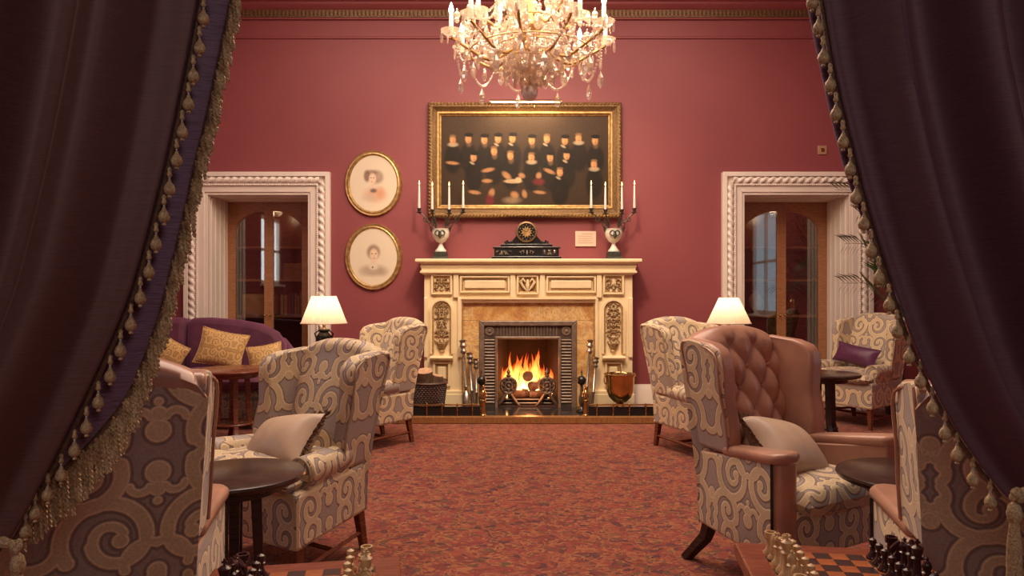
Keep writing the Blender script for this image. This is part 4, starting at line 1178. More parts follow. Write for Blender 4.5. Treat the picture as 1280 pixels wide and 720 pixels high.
light('picture_lamp', 'AREA', (PX(657, yl), yl + 0.005, PZ(128, yl) - 0.006), 7.5, (1.0, 0.66, 0.34), 2 * L2, 0.03, (R(8), 0, 0))

def oval(px, py, rx_, ry_, label, painter):
    yv = WALL - 0.03
    cx_, cz_ = PX(px, yv), PZ(py, yv); k = yv / F; rx, ry = rx_ * k, ry_ * k
    r = tag(empty('oval_portrait', (cx_, WALL, cz_)), label, 'portrait', 'oval portraits in gilt frames')
    N = 48; rings = []
    for (ins_, d_) in ((0, 0), (0, 0.02), (0.012, 0.035), (0.03, 0.03), (0.042, 0.036), (0.05, 0.03), (0.058, 0.018)):
        rings.append([((rx - ins_) * math.cos(2 * PI * i / N), -d_, (ry - ins_) * math.sin(2 * PI * i / N)) for i in range(N)])
    obj('frame', MB().loft(rings, cap=False), 'gilt', r, smooth=60)
    nr, na = 60, 150
    vs = []; fs = []
    for i in range(nr):
        for j in range(na):
            q_ = (i + 0.02) / (nr - 1); a = 2 * PI * j / na
            vs.append(((rx - 0.05) * q_ * math.cos(a), (ry - 0.05) * q_ * math.sin(a)))
    for i in range(nr - 1):
        for j in range(na):
            fs.append((i * na + j, i * na + (j + 1) % na, (i + 1) * na + (j + 1) % na, (i + 1) * na + j))
    va = np.array(vs); X = va[:, 0] / k; Y_ = -va[:, 1] / k
    im = np.tile(np.array([0.70, 0.60, 0.46]), (len(va), 1))
    painter(im, X, Y_)
    painted('drawing', vs, fs, np.clip(im, 0, 1), 'drawing_paper', r, -0.016)
def lady_profile(im, X, Y_):
    hair = (0.22, 0.13, 0.09)
    ell(im, X, Y_, 2, 14, 13, 9, (0.62, 0.34, 0.22), 0.4, 0.75); ell(im, X, Y_, 9, 12, 5, 7, (0.66, 0.30, 0.18), 0.5, 0.6)
    ell(im, X, Y_, -6, 18, 8, 4, (0.55, 0.44, 0.34), 0.6, 0.6)
    ell(im, X, Y_, 0, 4, 3.4, 5, (0.72, 0.52, 0.40), 0.3, 0.8)
    ell(im, X, Y_, 4, -8, 8, 8, hair, 0.3, 0.75); ell(im, X, Y_, -8, -9, 4, 7, hair, 0.3, 0.9); ell(im, X, Y_, -3, -14, 7, 3, hair, 0.4, 0.7)
    ell(im, X, Y_, -1, -6, 4.5, 6.5, (0.76, 0.56, 0.42), 0.25, 0.95)
    for (a, b) in ((-3, -7), (0.5, -7)): ell(im, X, Y_, a, b, 0.9, 0.5, (0.12, 0.07, 0.05), 0.4)
    ell(im, X, Y_, -2, -2, 1.2, 0.5, (0.5, 0.2, 0.15), 0.4); ell(im, X, Y_, 0, 9, 4, 2.6, (0.08, 0.06, 0.07), 0.4, 0.8)
    ell(im, X, Y_, 7, -9, 3, 5, (0.5, 0.36, 0.26), 0.5, 0.6)
def lady_front(im, X, Y_):
    hair = (0.24, 0.14, 0.09)
    ell(im, X, Y_, 0, 17, 16, 7, (0.36, 0.26, 0.19), 0.35, 0.75); ell(im, X, Y_, 0, 12, 6, 4, (0.68, 0.60, 0.48), 0.4, 0.9); ell(im, X, Y_, -1, 13, 1.2, 1.2, (0.2, 0.12, 0.1), 0.4)
    ell(im, X, Y_, 0, -6, 8, 9, hair, 0.25, 0.85); ell(im, X, Y_, 0.5, -3, 5.2, 7.4, (0.74, 0.55, 0.41), 0.25, 0.95)
    ell(im, X, Y_, 0, 5, 3, 4, (0.70, 0.50, 0.38), 0.4, 0.8)
    for a in (-2, 2.8): ell(im, X, Y_, a, -4, 1.1, 0.6, (0.10, 0.06, 0.05), 0.4)
    ell(im, X, Y_, 0.5, -1, 0.6, 1.6, (0.55, 0.36, 0.26), 0.4, 0.8); ell(im, X, Y_, 0.5, 1.8, 1.8, 0.5, (0.48, 0.2, 0.15), 0.4)
    ell(im, X, Y_, -12, 20, 5, 4, (0.5, 0.4, 0.3), 0.7, 0.5); ell(im, X, Y_, 12, 20, 5, 4, (0.36, 0.27, 0.2), 0.7, 0.5)
oval(466.5, 229, 36, 41.5, 'oval tinted drawing of a lady with curls turned sideways', lady_profile)
oval(466.5, 321, 36, 42.0, 'oval tinted drawing of a lady facing front with white collar', lady_front)

yv = WALL - 0.01
pq = tag(empty('wall_plaque', (PX(732, yv), WALL, PZ(308, yv))), 'small cream plaque with faint writing under the group portrait', 'plaque')
hwq, hq = 13 * yv / F, 19 * yv / F
obj('board', MB().box(-hwq, hwq, -0.02, 0, 0, hq), 'paper', pq, smooth=0, bevel=0.003)
for k in range(5):
    obj('text_line', MB().box(-hwq * (0.75 if k else 0.4), hwq * (0.72 - 0.1 * (k % 2)), -0.0212, -0.02, hq * (0.80 - 0.15 * k), hq * (0.80 - 0.15 * k) + 0.006), 'plate_tan', pq, smooth=0)
sw = tag(empty('wall_switch', (PX(1028, yv), WALL, PZ(193, yv))), 'small square brass switch plate high on the red wall', 'switch')
q = 5.5 * yv / F
obj('plate', MB().box(-q, q, -0.012, 0, 0, 2 * q), 'plate_tan', sw, smooth=0, bevel=0.003)
obj('switch_button', MB().box(-q * 0.4, q * 0.4, -0.02, -0.012, q * 0.6, q * 1.4), 'brass', sw, smooth=0, bevel=0.003)

# ------------------------------------------------------------------ chandelier
CY = 5.0
ch = tag(empty('chandelier', (PX(662, CY), CY, PZ(125, CY))), 'large crystal chandelier with gilt arms, candle bulbs and glass drops', 'chandelier')
zb = PZ(125, CY)
def cz_(py): return PZ(py, CY) - zb
obj('ball_finial', MB().ball((0, 0, cz_(117)), 0.055, 14), 'crystal_ball', ch, smooth=0)
top_z = CEIL - zb
obj('baluster', MB().lathe([(0.02, cz_(110)), (0.045, cz_(105)), (0.025, cz_(99)), (0.07, cz_(92)), (0.085, cz_(85)), (0.04, cz_(76)), (0.02, cz_(66))], 12, cap=False), 'crystal', ch, smooth=0)
obj('stem', MB().lathe([(0.012, cz_(112)), (0.012, cz_(70)), (0.03, cz_(60)), (0.06, cz_(50)), (0.09, cz_(35)), (0.05, cz_(20)), (0.03, cz_(0)), (0.06, cz_(-30)), (0.09, cz_(-60)), (0.03, cz_(-90)), (0.012, cz_(-110)), (0.012, top_z - 0.08), (0.001, top_z - 0.08)], 14), 'gilt', ch)
obj('bowl', MB().lathe([(0.03, cz_(100)), (0.12, cz_(92)), (0.17, cz_(80)), (0.18, cz_(76)), (0.16, cz_(77)), (0.05, cz_(88))], 20, cap=False), 'crystal', ch, smooth=30)
obj('ceiling_rose', MB().lathe([(0.001, top_z - 0.09), (0.05, top_z - 0.08), (0.13, top_z - 0.02), (0.14, top_z), (0.001, top_z)], 20), 'gilt', ch)
dr_a = obj('drop', MB().lathe([(0.001, 0), (0.010, -0.018), (0.017, -0.055), (0.013, -0.085), (0.001, -0.10)], 6), 'crystal', ch, smooth=0)
dr_b = obj('drop', MB().lathe([(0.001, 0), (0.006, -0.015), (0.022, -0.05), (0.027, -0.075), (0.02, -0.095), (0.001, -0.115)], 6), 'crystal', ch, smooth=0)
dr_c = obj('drop', MB().lathe([(0.001, 0), (0.008, -0.012), (0.009, -0.06), (0.001, -0.085)], 5), 'crystal', ch, smooth=0)
DR = [dr_a, dr_b, dr_c]; first = [True] * 3; ndrop = 0
def drop(x, y, z, k, s=1.0):
    global ndrop
    if ndrop > 296: return
    ndrop += 1
    rot = (0, 0, rnd.uniform(0, PI))
    if first[k]:
        first[k] = False; o = DR[k]; o.location = (x, y, z); o.rotation_euler = rot; o.scale = (s, s * 0.75, s)
    else:
        inst(DR[k], 'drop', ch, (x, y, z), rot, (s, s * 0.75, s))
def arm_tier(n, rad, z0, zc, ph, lights):
    for k in range(n):
        a = 2 * PI * (k + ph) / n; ca, sa = math.cos(a), math.sin(a)
        pts = []
        for i in range(17):
            t_ = i / 16
            rr_ = 0.05 + (rad - 0.05) * t_
            z = z0 + (zc - 0.05 - z0) * t_ ** 2.2 - 0.09 * math.sin(PI * t_) * (1 - 0.2 * t_) + 0.03 * math.sin(3 * PI * t_) * (1 - t_)
            pts.append((rr_ * ca, rr_ * sa, z))
        am = obj('arm', MB().tube(pts, 0.011, 7), 'gilt', ch)
        cx_, cy_ = rad * ca, rad * sa
        obj('drip_pan', MB().lathe([(0.012, zc - 0.05), (0.03, zc - 0.045), (0.062, zc - 0.02), (0.075, zc - 0.002), (0.066, zc - 0.008), (0.025, zc - 0.035)], 12, (cx_, cy_, 0), cap=False), 'crystal', am, smooth=0)
        sl = obj('candle_sleeve', MB().lathe([(0.016, zc - 0.045), (0.0155, zc + 0.10), (0.012, zc + 0.105), (0.001, zc + 0.105)], 10, (cx_, cy_, 0)), 'wax', am)
        obj('candle_bulb', MB().lathe([(0.008, zc + 0.105), (0.015, zc + 0.125), (0.017, zc + 0.14), (0.011, zc + 0.165), (0.001, zc + 0.19)], 10, (cx_, cy_, 0)), 'bulb', am)
        if lights: light('candle_bulb_light', 'POINT', (ch.location.x + cx_, ch.location.y + cy_, ch.location.z + zc + 0.24), lights, (1.0, 0.68, 0.38), 0.03)
        for j in range(5):
            b = 2 * PI * j / 5 + a
            drop(cx_ + 0.066 * math.cos(b), cy_ + 0.066 * math.sin(b), zc - 0.012, (0, 2, 1)[j % 3], rnd.uniform(0.7, 0.95))
        for q_ in (6, 10, 13):
            p_ = pts[q_]
            drop(p_[0], p_[1], p_[2] - 0.012, rnd.choice((0, 1)), rnd.uniform(0.8, 1.1))
        # swag of beads to the next arm
        a2 = 2 * PI * (k + 1 + ph) / n; sg_ = MB(); nb = 22
        for i in range(nb + 1):
            t_ = i / nb
            x_ = (rad - 0.03) * ((1 - t_) * ca + t_ * math.cos(a2)); y_ = (rad - 0.03) * ((1 - t_) * sa + t_ * math.sin(a2))
            sg_.ball((x_, y_, zc - 0.06 - 0.20 * math.sin(PI * t_)), 0.0105, 6)
        o = obj('bead_swag', sg_, 'crystal', ch, smooth=0); o['kind'] = 'stuff'
        xm = (rad - 0.03) * 0.5 * (ca + math.cos(a2)); ym = (rad - 0.03) * 0.5 * (sa + math.sin(a2))
        drop(xm, ym, zc - 0.275, 1, 1.1)
        # swag back to the stem
        sg_ = MB()
        for i in range(nb + 1):
            t_ = i / nb; rr_ = rad * (1 - t_) + 0.10 * t_
            sg_.ball((rr_ * ca, rr_ * sa, (zc - 0.03) * (1 - t_) + (zc + 0.38) * t_ - 0.12 * math.sin(PI * t_)), 0.009, 6)
        o = obj('bead_swag', sg_, 'crystal', ch, smooth=0); o['kind'] = 'stuff'
arm_tier(10, 0.55, cz_(62), cz_(43), 0.25, 5.5)
arm_tier(6, 0.36, cz_(20), cz_(14), 0.1, 5.0)
arm_tier(6, 0.30, cz_(-30), cz_(-45), 0.5, 5.0)
for (rad, py, n, k, s) in ((0.17, 78, 14, 1, 1.1), (0.11, 91, 9, 0, 1.0), (0.05, 104, 6, 0, 0.8), (0.24, 62, 16, 0, 1.0), (0.30, 66, 14, 1, 0.9), (0.14, 48, 12, 1, 1.1), (0.20, 30, 14, 0, 1.2), (0.12, 18, 10, 1, 1.2), (0.42, 70, 14, 1, 1.15)):
    for j in range(n):
        b = 2 * PI * (j + rnd.uniform(-0.2, 0.2)) / n
        drop(rad * math.cos(b), rad * math.sin(b), cz_(py), k, s * rnd.uniform(0.85, 1.1))
pend = obj('pendant', MB().lathe([(0.001, 0.0), (0.007, -0.006), (0.002, -0.014), (0.012, -0.022), (0.019, -0.034), (0.015, -0.048), (0.001, -0.062)], 6), 'crystal', ch, smooth=0)
pend.location = (0.05, 0.0, cz_(100)); pr_ = random.Random(8)
for k in range(230):
    b = pr_.uniform(0, 2 * PI); q_ = pr_.random(); rad = 0.06 + 0.50 * q_ ** 0.8
    zc_ = cz_(96) + (cz_(44) - cz_(96)) * (rad / 0.56) ** 1.4 + pr_.uniform(-0.02, 0.26) * (1 - 0.55 * q_)
    inst(pend, 'pendant', ch, (rad * math.cos(b), rad * math.sin(b), zc_), (0, 0, b), (pr_.uniform(0.8, 1.25),) * 3)
for (rad, py) in ((0.24, 62), (0.42, 68), (0.20, 30)):
    obj('hoop', MB().tube([(rad * math.cos(2 * PI * i / 32), rad * math.sin(2 * PI * i / 32), cz_(py) + 0.006) for i in range(33)], 0.005, 5), 'gilt', ch)

# ------------------------------------------------------------------ upholstery helpers
def puff(xl, xr, y0, y1, z0, z1, nu=18, nv=18, crown=0.03, pw=8):
    """boxed seat cushion: xl(y), xr(y) side lines"""
    m = MB(); zc = (z0 + z1) / 2; hz = (z1 - z0) / 2; n = nu + 1
    for s in (1, -1):
        vs = []
        for j in range(nv + 1):
            v = -1 + 2 * j / nv
            v = math.copysign(abs(v) ** 0.6, v)
            for i in range(nu + 1):
                u = -1 + 2 * i / nu
                u = math.copysign(abs(u) ** 0.6, u)
                h = (max(0.0, 1 - abs(u) ** pw) * max(0.0, 1 - abs(v) ** pw)) ** 0.35
                y = y0 + (y1 - y0) * (v + 1) / 2
                x = xl(y) + (xr(y) - xl(y)) * (u + 1) / 2
                vs.append((x, y, zc + s * (hz * h + (crown * (1 - u * u) * (1 - v * v) if s > 0 else 0))))
        fs = [(j * n + i, j * n + i + 1, (j + 1) * n + i + 1, (j + 1) * n + i) for j in range(nv) for i in range(nu)]
        m.add(vs, fs)
    return m


def pillow_mesh(a, b, t_, n=16):
    m = MB(); k = n + 1
    for s in (1, -1):
        vs = []
        for j in range(k):
            v = -1 + 2 * j / n
            for i in range(k):
                u = -1 + 2 * i / n
                h = (max(0, 1 - u * u) * max(0, 1 - v * v)) ** 0.42
                vs.append((a * u * (1 - 0.09 * math.cos(v * PI / 2)), s * t_ * h, b * v * (1 - 0.09 * math.cos(u * PI / 2))))
        m.add(vs, [(j * k + i, j * k + i + 1, (j + 1) * k + i + 1, (j + 1) * k + i) for j in range(n) for i in range(n)])
    return m


def cushion(loc, rot, a, b, t_, mat, label, group=None, fringe=None, uv=5.0):
    r = empty('cushion', loc)
    r.rotation_euler = rot
    obj('cover', pillow_mesh(a, b, t_), mat, r, smooth=80, uv=uv)
    path = []
    for k in range(80):
        q = k / 20 % 1 * 2 - 1; sd = k // 20
        u, v = ((q, -1), (1, q), (-q, 1), (-1, -q))[sd]
        path.append(Vector((a * u * (1 - 0.09 * math.cos(v * PI / 2)), 0, b * v * (1 - 0.09 * math.cos(u * PI / 2)))))
    path.append(path[0])
    if fringe:
        m = MB(); rr = random.Random(3)
        for k in range(len(path) - 1):
            for q in range(4):
                p = path[k].lerp(path[k + 1], q / 4); d = Vector((p.x / a, 0, p.z / b)); d.normalize()
                e = p + d * rr.uniform(0.018, 0.03) + Vector((rr.uniform(-.006, .006), rr.uniform(-.012, .012), rr.uniform(-.006, .006)))
                m.tube([p - d * 0.006, e], [0.004, 0.003], 4)
        o = obj('fringe', m, fringe, r); o['kind'] = 'stuff'
    else:
        obj('piping', MB().tube(path, 0.006, 6), mat, r, uv=uv)
    return tag(r, label, 'cushion', group)


def wing_chair(label, loc, rz, leather=False, group=None, wf=0.42, wb=0.26, dep=0.64, top=1.04, rake=0.14, zarm=0.60, wy=0.25, wfy=0.32, uvo=(0, 0)):
    r = tag(empty('wing_armchair', (loc[0], loc[1], 0), rz), label, 'armchair', group)
    yf, yb = -dep / 2, dep / 2
    def W(y): return wf + (wb - wf) * min(1, (y - yf) / dep)
    fab = 'damask'; inn = 'leather' if leather else 'damask'
    zs = 0.575 if leather else 0.455
    yw = yb - wy; th = 0.085; fl = 0.035
    legm = 'dark_wood' if leather else 'mahogany'
    UV = 3.6
    # seat rail
    m = MB().prism([(-wf, yf + 0.015), (wf, yf + 0.015), (wb, yb), (-wb, yb)], lambda a, b: (a, b, 0.20), lambda a, b: (a, b, 0.40 if leather else 0.45))
    obj('seat_rail', m, fab, r, smooth=0, bevel=0.02, uv=UV, uvoff=uvo)
    # backrest
    nX, nZ = (56, 64) if leather else (22, 18)
    hw = wb - th * 0.35; bt = top + 0.055
    zb0 = 0.38
    rings = []
    for i in range(nX + 1):
        u = -1 + 2 * i / nX; ring = []; mats = []
        tz = bt - 0.055 * abs(u) ** 2.6
        for j in range(nZ + 1):
            t_ = j / nZ; z = zb0 + (tz - 0.05 - zb0) * t_
            y = yb - 0.15 + (rake + 0.02) * t_ - 0.035 * (1 - u * u) * math.sin(PI * min(1, t_ * 1.05))
            if leather:
                a = u * hw / 0.115 * 0.5 * 1.6; b = (z - 0.35) / 0.20
                pl_ = abs(math.sin(PI * (a + b) / 1.0)) * abs(math.sin(PI * (a - b)))
                y -= 0.040 * (pl_ ** 0.45) - 0.012
            x = u * (hw + fl * t_)
            ring.append((x, y, z)); mats.append(1)
        yt = yb - 0.15 + rake + 0.02
        for j in range(1, 8):                      # roll over the top
            a = PI * j / 8; ring.append((u * (hw + fl), yt + 0.072 * (1 - math.cos(a)), tz - 0.05 + 0.055 * math.sin(a))); mats.append(1)
        for j in range(5):
            t_ = j / 4; z = tz - 0.07 + (0.20 - tz + 0.07) * t_
            ring.append((u * (hw + 0.03 + fl * (1 - t_)), yb + rake * max(0, (z - 0.45) / (top - 0.45)), z)); mats.append(0)
        mats[-1] = 0
        rings.append(ring)
    obj('backrest', MB().loft(rings, mats=mats, mi=0), [fab, inn], r, smooth=70, uv=UV, uvoff=uvo)
    if leather:
        for zi in range(1, 8):
            for xi in range(-4, 5):
                a, b = xi * 0.5, zi * 0.5
                if (xi + zi) % 2: continue
                x = a * 0.115 / 0.8; z = 0.35 + b * 0.20
                if abs(x) > hw - 0.05 or z > bt - 0.14 or z < 0.5: continue
                t_ = (z - zb0) / (bt - 0.05 - zb0); u = x / hw
                y = yb - 0.15 + (rake + 0.02) * t_ - 0.035 * (1 - u * u) * math.sin(PI * min(1, t_ * 1.05)) + 0.006
                obj('button', MB().ball((x * (1 + fl * t_ / hw), y, z), 0.011, 8), 'leather', r)
    for s in (-1, 1):
        # wing
        a0 = yb - wfy + rake * 0.8
        poly = [(yb, zs), (yb + rake * 0.55, zs + (top - zs) * 0.55), (yb + rake, top - 0.03), (yb + rake - 0.015, top), (yb + rake - 0.09, top + 0.005), (a0 + 0.10, top - 0.012), (a0 + 0.04, top - 0.035), (a0 + 0.008, top - 0.075),
                (a0, top - 0.13), (a0 + (yw - a0) * 0.35 + 0.012, zs + (top - zs) * 0.5), (yw + 0.004, zs + 0.13), (yw, zs)]
        def wo(y, z): return W(y) + fl * (z - zs) / (top - zs)
        m = MB().prism(poly, lambda y, z: (s * wo(y, z), y, z), lambda y, z: (s * (wo(y, z) - th), y, z), mats=(0, 1, 1))
        for k in (2, 3): m.m[k] = 0
        o = obj('wing', m, [fab, inn], r, smooth=50, bevel=0.028, uv=UV, uvoff=uvo, seg=3)
        pp = [Vector((s * (wo(y, z) + 0.001), y, z)) for (y, z) in poly[1:]]
        # piping set on the outer edge
        cyz = Vector((sum(p.y for p in pp) / len(pp), sum(p.z for p in pp) / len(pp)))
        path = []
        for p in pp:
            q = Vector((p.y, p.z)) - cyz; k_ = 1 - 0.026 / max(q.length, 0.05)
            path.append(Vector((p.x + s * 0.002, cyz.x + q.x * k_, cyz.y + q.y * k_)))
        obj('piping', MB().tube(path, 0.0055, 6), inn if leather else 'piping', o)
        if leather:
            aw = 0.125
            pts = [(wb, yb), (wf, yf + 0.04), (wf - 0.012, yf + 0.01), (wf - 0.04, yf), (wf - aw + 0.04, yf), (wf - aw + 0.008, yf + 0.015), (wf - aw, yf + 0.05), (wb - aw * 0.8, yb)]
            zt = lambda y: zs + (zarm + 0.02 - zs) * max(0, (yb - y) / dep)
            n = len(pts); vs = [(s * x, y, 0.21) for x, y in pts] + [(s * x, y, zt(y) - 0.025) for x, y in pts]
            fs = [tuple(range(n)), tuple(range(n, 2 * n))] + [(i, (i + 1) % n, (i + 1) % n + n, i + n) for i in range(n)]
            mm = [0, 1] + [0] + [1] * (n - 1)
            ar = obj('arm', MB().add(vs, fs, mm), [fab, inn], r, smooth=50, bevel=0.008, uv=UV, uvoff=uvo)
            pad = [(W(yw + 0.06) + 0.006, yw + 0.06), (wf + 0.012, yf + 0.05), (wf + 0.006, yf + 0.012), (wf - 0.03, yf - 0.014), (wf - aw + 0.03, yf - 0.014), (wf - aw - 0.006, yf + 0.012), (wf - aw - 0.012, yf + 0.05), (W(yw + 0.06) - 0.085, yw + 0.06)]
            obj('arm_pad', MB().prism(pad, lambda x, y: (s * x, y, zt(y) - 0.03), lambda x, y: (s * x, y, zt(y) + 0.018)), inn, ar, smooth=50, bevel=0.02, seg=4)
            obj('arm_piping', MB().tube([(s * (wf + 0.003), yf + 0.04, 0.22), (s * (wf + 0.006), yf + 0.04, zarm - 0.01)], 0.006, 6), 'black', ar)
            # legs
            obj('leg', MB().tube([(s * (wb - 0.05), yb - 0.05, 0.24), (s * (wb - 0.045), yb - 0.01, 0.13), (s * (wb - 0.02), yb + 0.06, 0.04), (s * (wb - 0.01), yb + 0.09, 0.0)], [0.045, 0.036, 0.03, 0.03], 6), legm, r)
            obj('leg', MB().lathe([(0.001, 0), (0.024, 0), (0.028, 0.02), (0.036, 0.20), (0.001, 0.20)], 8, (s * (wf - 0.07), yf + 0.08, 0)), legm, r)
        else:
            ya0, ya1 = yw + 0.08, yf + 0.11
            m = MB().prism([(W(ya0) - 0.004, ya0), (W(ya1) - 0.004, ya1), (W(ya1) - 0.10, ya1), (W(ya0) - 0.08, ya0)], lambda x, y: (s * x, y, 0.43), lambda x, y: (s * x, y, zarm - 0.04))
            ar = obj('arm', m, fab, r, smooth=40, bevel=0.012, uv=UV, uvoff=uvo)
            path = []; rad = []
            for i in range(7):
                t_ = i / 6; y = ya0 + (ya1 - 0.012 - ya0) * t_
                path.append((s * (W(y) - 0.045), y, zarm - 0.07)); rad.append(0.058 + 0.012 * t_)
            obj('arm_roll', MB().tube(path, rad, 14), fab, ar, smooth=50, bevel=0.012, uv=UV, uvoff=uvo)
            obj('arm_piping', MB().tube([(path[-1][0] + 0.066 * math.cos(2 * PI * k / 16), path[-1][1] - 0.003, path[-1][2] + 0.066 * math.sin(2 * PI * k / 16)) for k in range(17)], 0.005, 6), 'piping', ar)
            for (x, y, t2) in ((wb - 0.03, yb - 0.03, 0.04), (wf - 0.05, yf + 0.06, 0.0)):
                h = 0.022
                m = MB(); rings = []
                for (z, k_) in ((0.21, 1.0), (0.0, 0.72)):
                    yy = y + (t2 if z == 0 else 0)
                    rings.append([(s * x + q * h * k_, yy + p * h * k_, z) for q, p in ((-1, -1), (1, -1), (1, 1), (-1, 1))])
                obj('leg', m.loft(rings), legm, r, smooth=0, bevel=0.003)
            obj('stretcher', MB().tube([(s * (wb - 0.03), yb - 0.01, 0.09), (s * (wf - 0.05), yf + 0.06, 0.09)], 0.012, 4), legm, r)
    if not leather:
        ym = 0.04
        obj('stretcher', MB().tube([(-(W(ym) - 0.045), ym, 0.09), (W(ym) - 0.045, ym, 0.09)], 0.012, 4), legm, r)
    # T-shaped or plain seat cushion
    ins = 0.135 if leather else 0.115
    m = puff(lambda y: -(W(y) - (ins if (leather or y > yf + 0.10) else 0.02)), lambda y: W(y) - (ins if (leather or y > yf + 0.10) else 0.02), yf - 0.035, yb - 0.12, 0.375 if leather else 0.43, 0.50 if leather else 0.535)
    sc_ = obj('seat_cushion', m, fab, r, smooth=70, uv=UV, uvoff=uvo)
    return r


def local(r, x, y, z):
    a = r.rotation_euler.z; c, s = math.cos(a), math.sin(a)
    return (r.location.x + x * c - y * s, r.location.y + x * s + y * c, z)


cD = wing_chair('tan buttoned leather wing armchair with damask sides and cream cushion', (1.278, 3.306), R(30.4), True, 'leather lined wing armchairs', 0.422, 0.262, 0.61, 1.085, 0.10, 0.625, 0.264, 0.319, (0.35, 0.2))
cushion(local(cD, -0.04, -0.03, 0.585), (R(-50), R(14), R(30.4)), 0.20, 0.17, 0.105, 'satin', 'cream satin cushion with brown fringe on the tan leather armchair', 'cream fringed cushions', 'fringe_brown')
cF = wing_chair('leather lined wing armchair seen from behind, back turned near the tan buttoned one', (1.52, 2.10), R(150), True, 'leather lined wing armchairs', 0.42, 0.25, 0.60, 1.06, 0.10, 0.585, 0.264, 0.319, (0.1, 0.75))
cG = wing_chair('leather lined wing armchair seen from behind near the fringed purple drape', (-1.255, 2.10), R(210), True, 'leather lined wing armchairs', 0.42, 0.25, 0.60, 1.09, 0.10, 0.585, 0.264, 0.319, (0.6, 0.4))
cA = wing_chair('cream damask wing armchair with cream cushion beside the round table', (-1.125, 3.50), R(-32.5), False, 'damask wing armchairs', 0.44, 0.26, 0.62, 1.005, 0.155, 0.585, 0.24, 0.32, (0.15, 0.1))
cushion(local(cA, 0.05, -0.05, 0.585), (R(-46), R(-10), R(-32.5)), 0.21, 0.155, 0.10, 'satin', 'cream satin cushion with brown fringe on the damask armchair', 'cream fringed cushions', 'fringe_brown')
cB = wing_chair('cream damask wing armchair beside the wicker log basket', (-1.30, 6.215), R(-47.6), False, 'damask wing armchairs', 0.40, 0.265, 0.68, 1.035, 0.15, 0.58, 0.25, 0.31, (0.4, 0.6))
cC = wing_chair('cream damask wing armchair beside the brass coal bucket', (1.64, 5.95), R(30), False, 'damask wing armchairs', 0.40, 0.29, 0.69, 1.045, 0.155, 0.56, 0.29, 0.34, (0.8, 0.3))
cE = wing_chair('cream damask wing armchair with purple bolster beside the palm', (3.49, 7.26), R(-62), False, 'damask wing armchairs', 0.42, 0.28, 0.66, 1.05, 0.12, 0.62, 0.25, 0.32, (0.2, 0.9))
cushion(local(cE, 0.0, 0.03, 0.68), (R(-20), R(8), R(-62)), 0.24, 0.10, 0.07, 'purple_silk', 'purple silk oblong cushion on the armchair beside the palm')

# ------------------------------------------------------------------ sofa with gold cushions
SY = 7.40
so = tag(empty('sofa', (-3.3, SY, 0)), 'purple velvet sofa with two high back cushions and patterned base', 'sofa')
def spart(name, mb, mat, bevel=None, uv=None, smooth=40, seg=3):
    mb.v = [(a + 3.3, b - SY, c) for a, b, c in mb.v]; return obj(name, mb, mat, so, smooth=smooth, bevel=bevel, uv=uv, seg=seg)
spart('base', MB().box(-4.35, -2.30, 6.80, 7.72, 0.10, 0.40), 'damask_dark', 0.02, 5.0)
for (a, b) in ((-4.30, -3.34), (-3.33, -2.38)):
    spart('seat_cushion', puff(lambda y: a, lambda y: b, 6.74, 7.48, 0.38, 0.56, crown=0.02), 'purple_velvet', smooth=70)
def back_c(pts, name):
    spart(name, MB().prism(pts, lambda x, z: (x, 7.42 + 0.12 * (z - 0.5), z), lambda x, z: (x, 7.60 + 0.12 * (z - 0.5), z)), 'purple_velvet', 0.06)
back_c([(-3.42, 0.46), (-3.42, 1.05), (-3.2, 1.055), (-2.9, 1.03), (-2.65, 0.985), (-2.48, 0.90), (-2.40, 0.78), (-2.38, 0.46)], 'back_cushion')
back_c([(-3.44, 0.46), (-3.44, 1.05), (-3.7, 1.06), (-4.0, 1.05), (-4.28, 0.98), (-4.28, 0.46)], 'back_cushion')
spart('back_frame', MB().prism([(-4.33, 0.2), (-4.33, 0.94), (-3.43, 1.0), (-2.75, 0.95), (-2.45, 0.82), (-2.32, 0.66), (-2.32, 0.2)], lambda x, z: (x, 7.62, z), lambda x, z: (x, 7.76, z)), 'purple_velvet', 0.03)
for s in (0, 1):
    xa = -4.42 if s == 0 else -2.38
    spart('arm', MB().prism([(xa, 0.12), (xa + 0.12, 0.12), (xa + 0.12, 0.56), (xa + 0.10, 0.62), (xa + 0.06, 0.64), (xa + 0.02, 0.62), (xa, 0.56)], lambda x, z: (x, 6.84, z), lambda x, z: (x, 7.66, z)), 'purple_velvet', 0.03)
for (x, y) in ((-4.25, 6.9), (-2.4, 6.9), (-4.25, 7.6), (-2.4, 7.6)):
    spart('foot', MB().lathe([(0.02, 0), (0.03, 0.1), (0.001, 0.1)], 8, (x, y, 0)), 'dark_wood')
yq = 7.16
gc = 'gold damask cushions on the sofa'
cushion(P(277, 436, yq), (R(-14), R(12), R(4)), 0.235, 0.185, 0.075, 'damask_gold', 'gold damask cushion propped upright in the middle of the sofa', gc)
cushion(P(209, 444, 7.1), (R(-14), R(24), R(-20)), 0.21, 0.17, 0.075, 'damask_gold', 'gold damask cushion at the curtained end of the sofa', gc)
cushion(P(332, 450, yq), (R(-14), R(-10), R(10)), 0.17, 0.16, 0.07, 'damask_gold', 'gold damask cushion at the sofa end hidden by the armchair', gc)

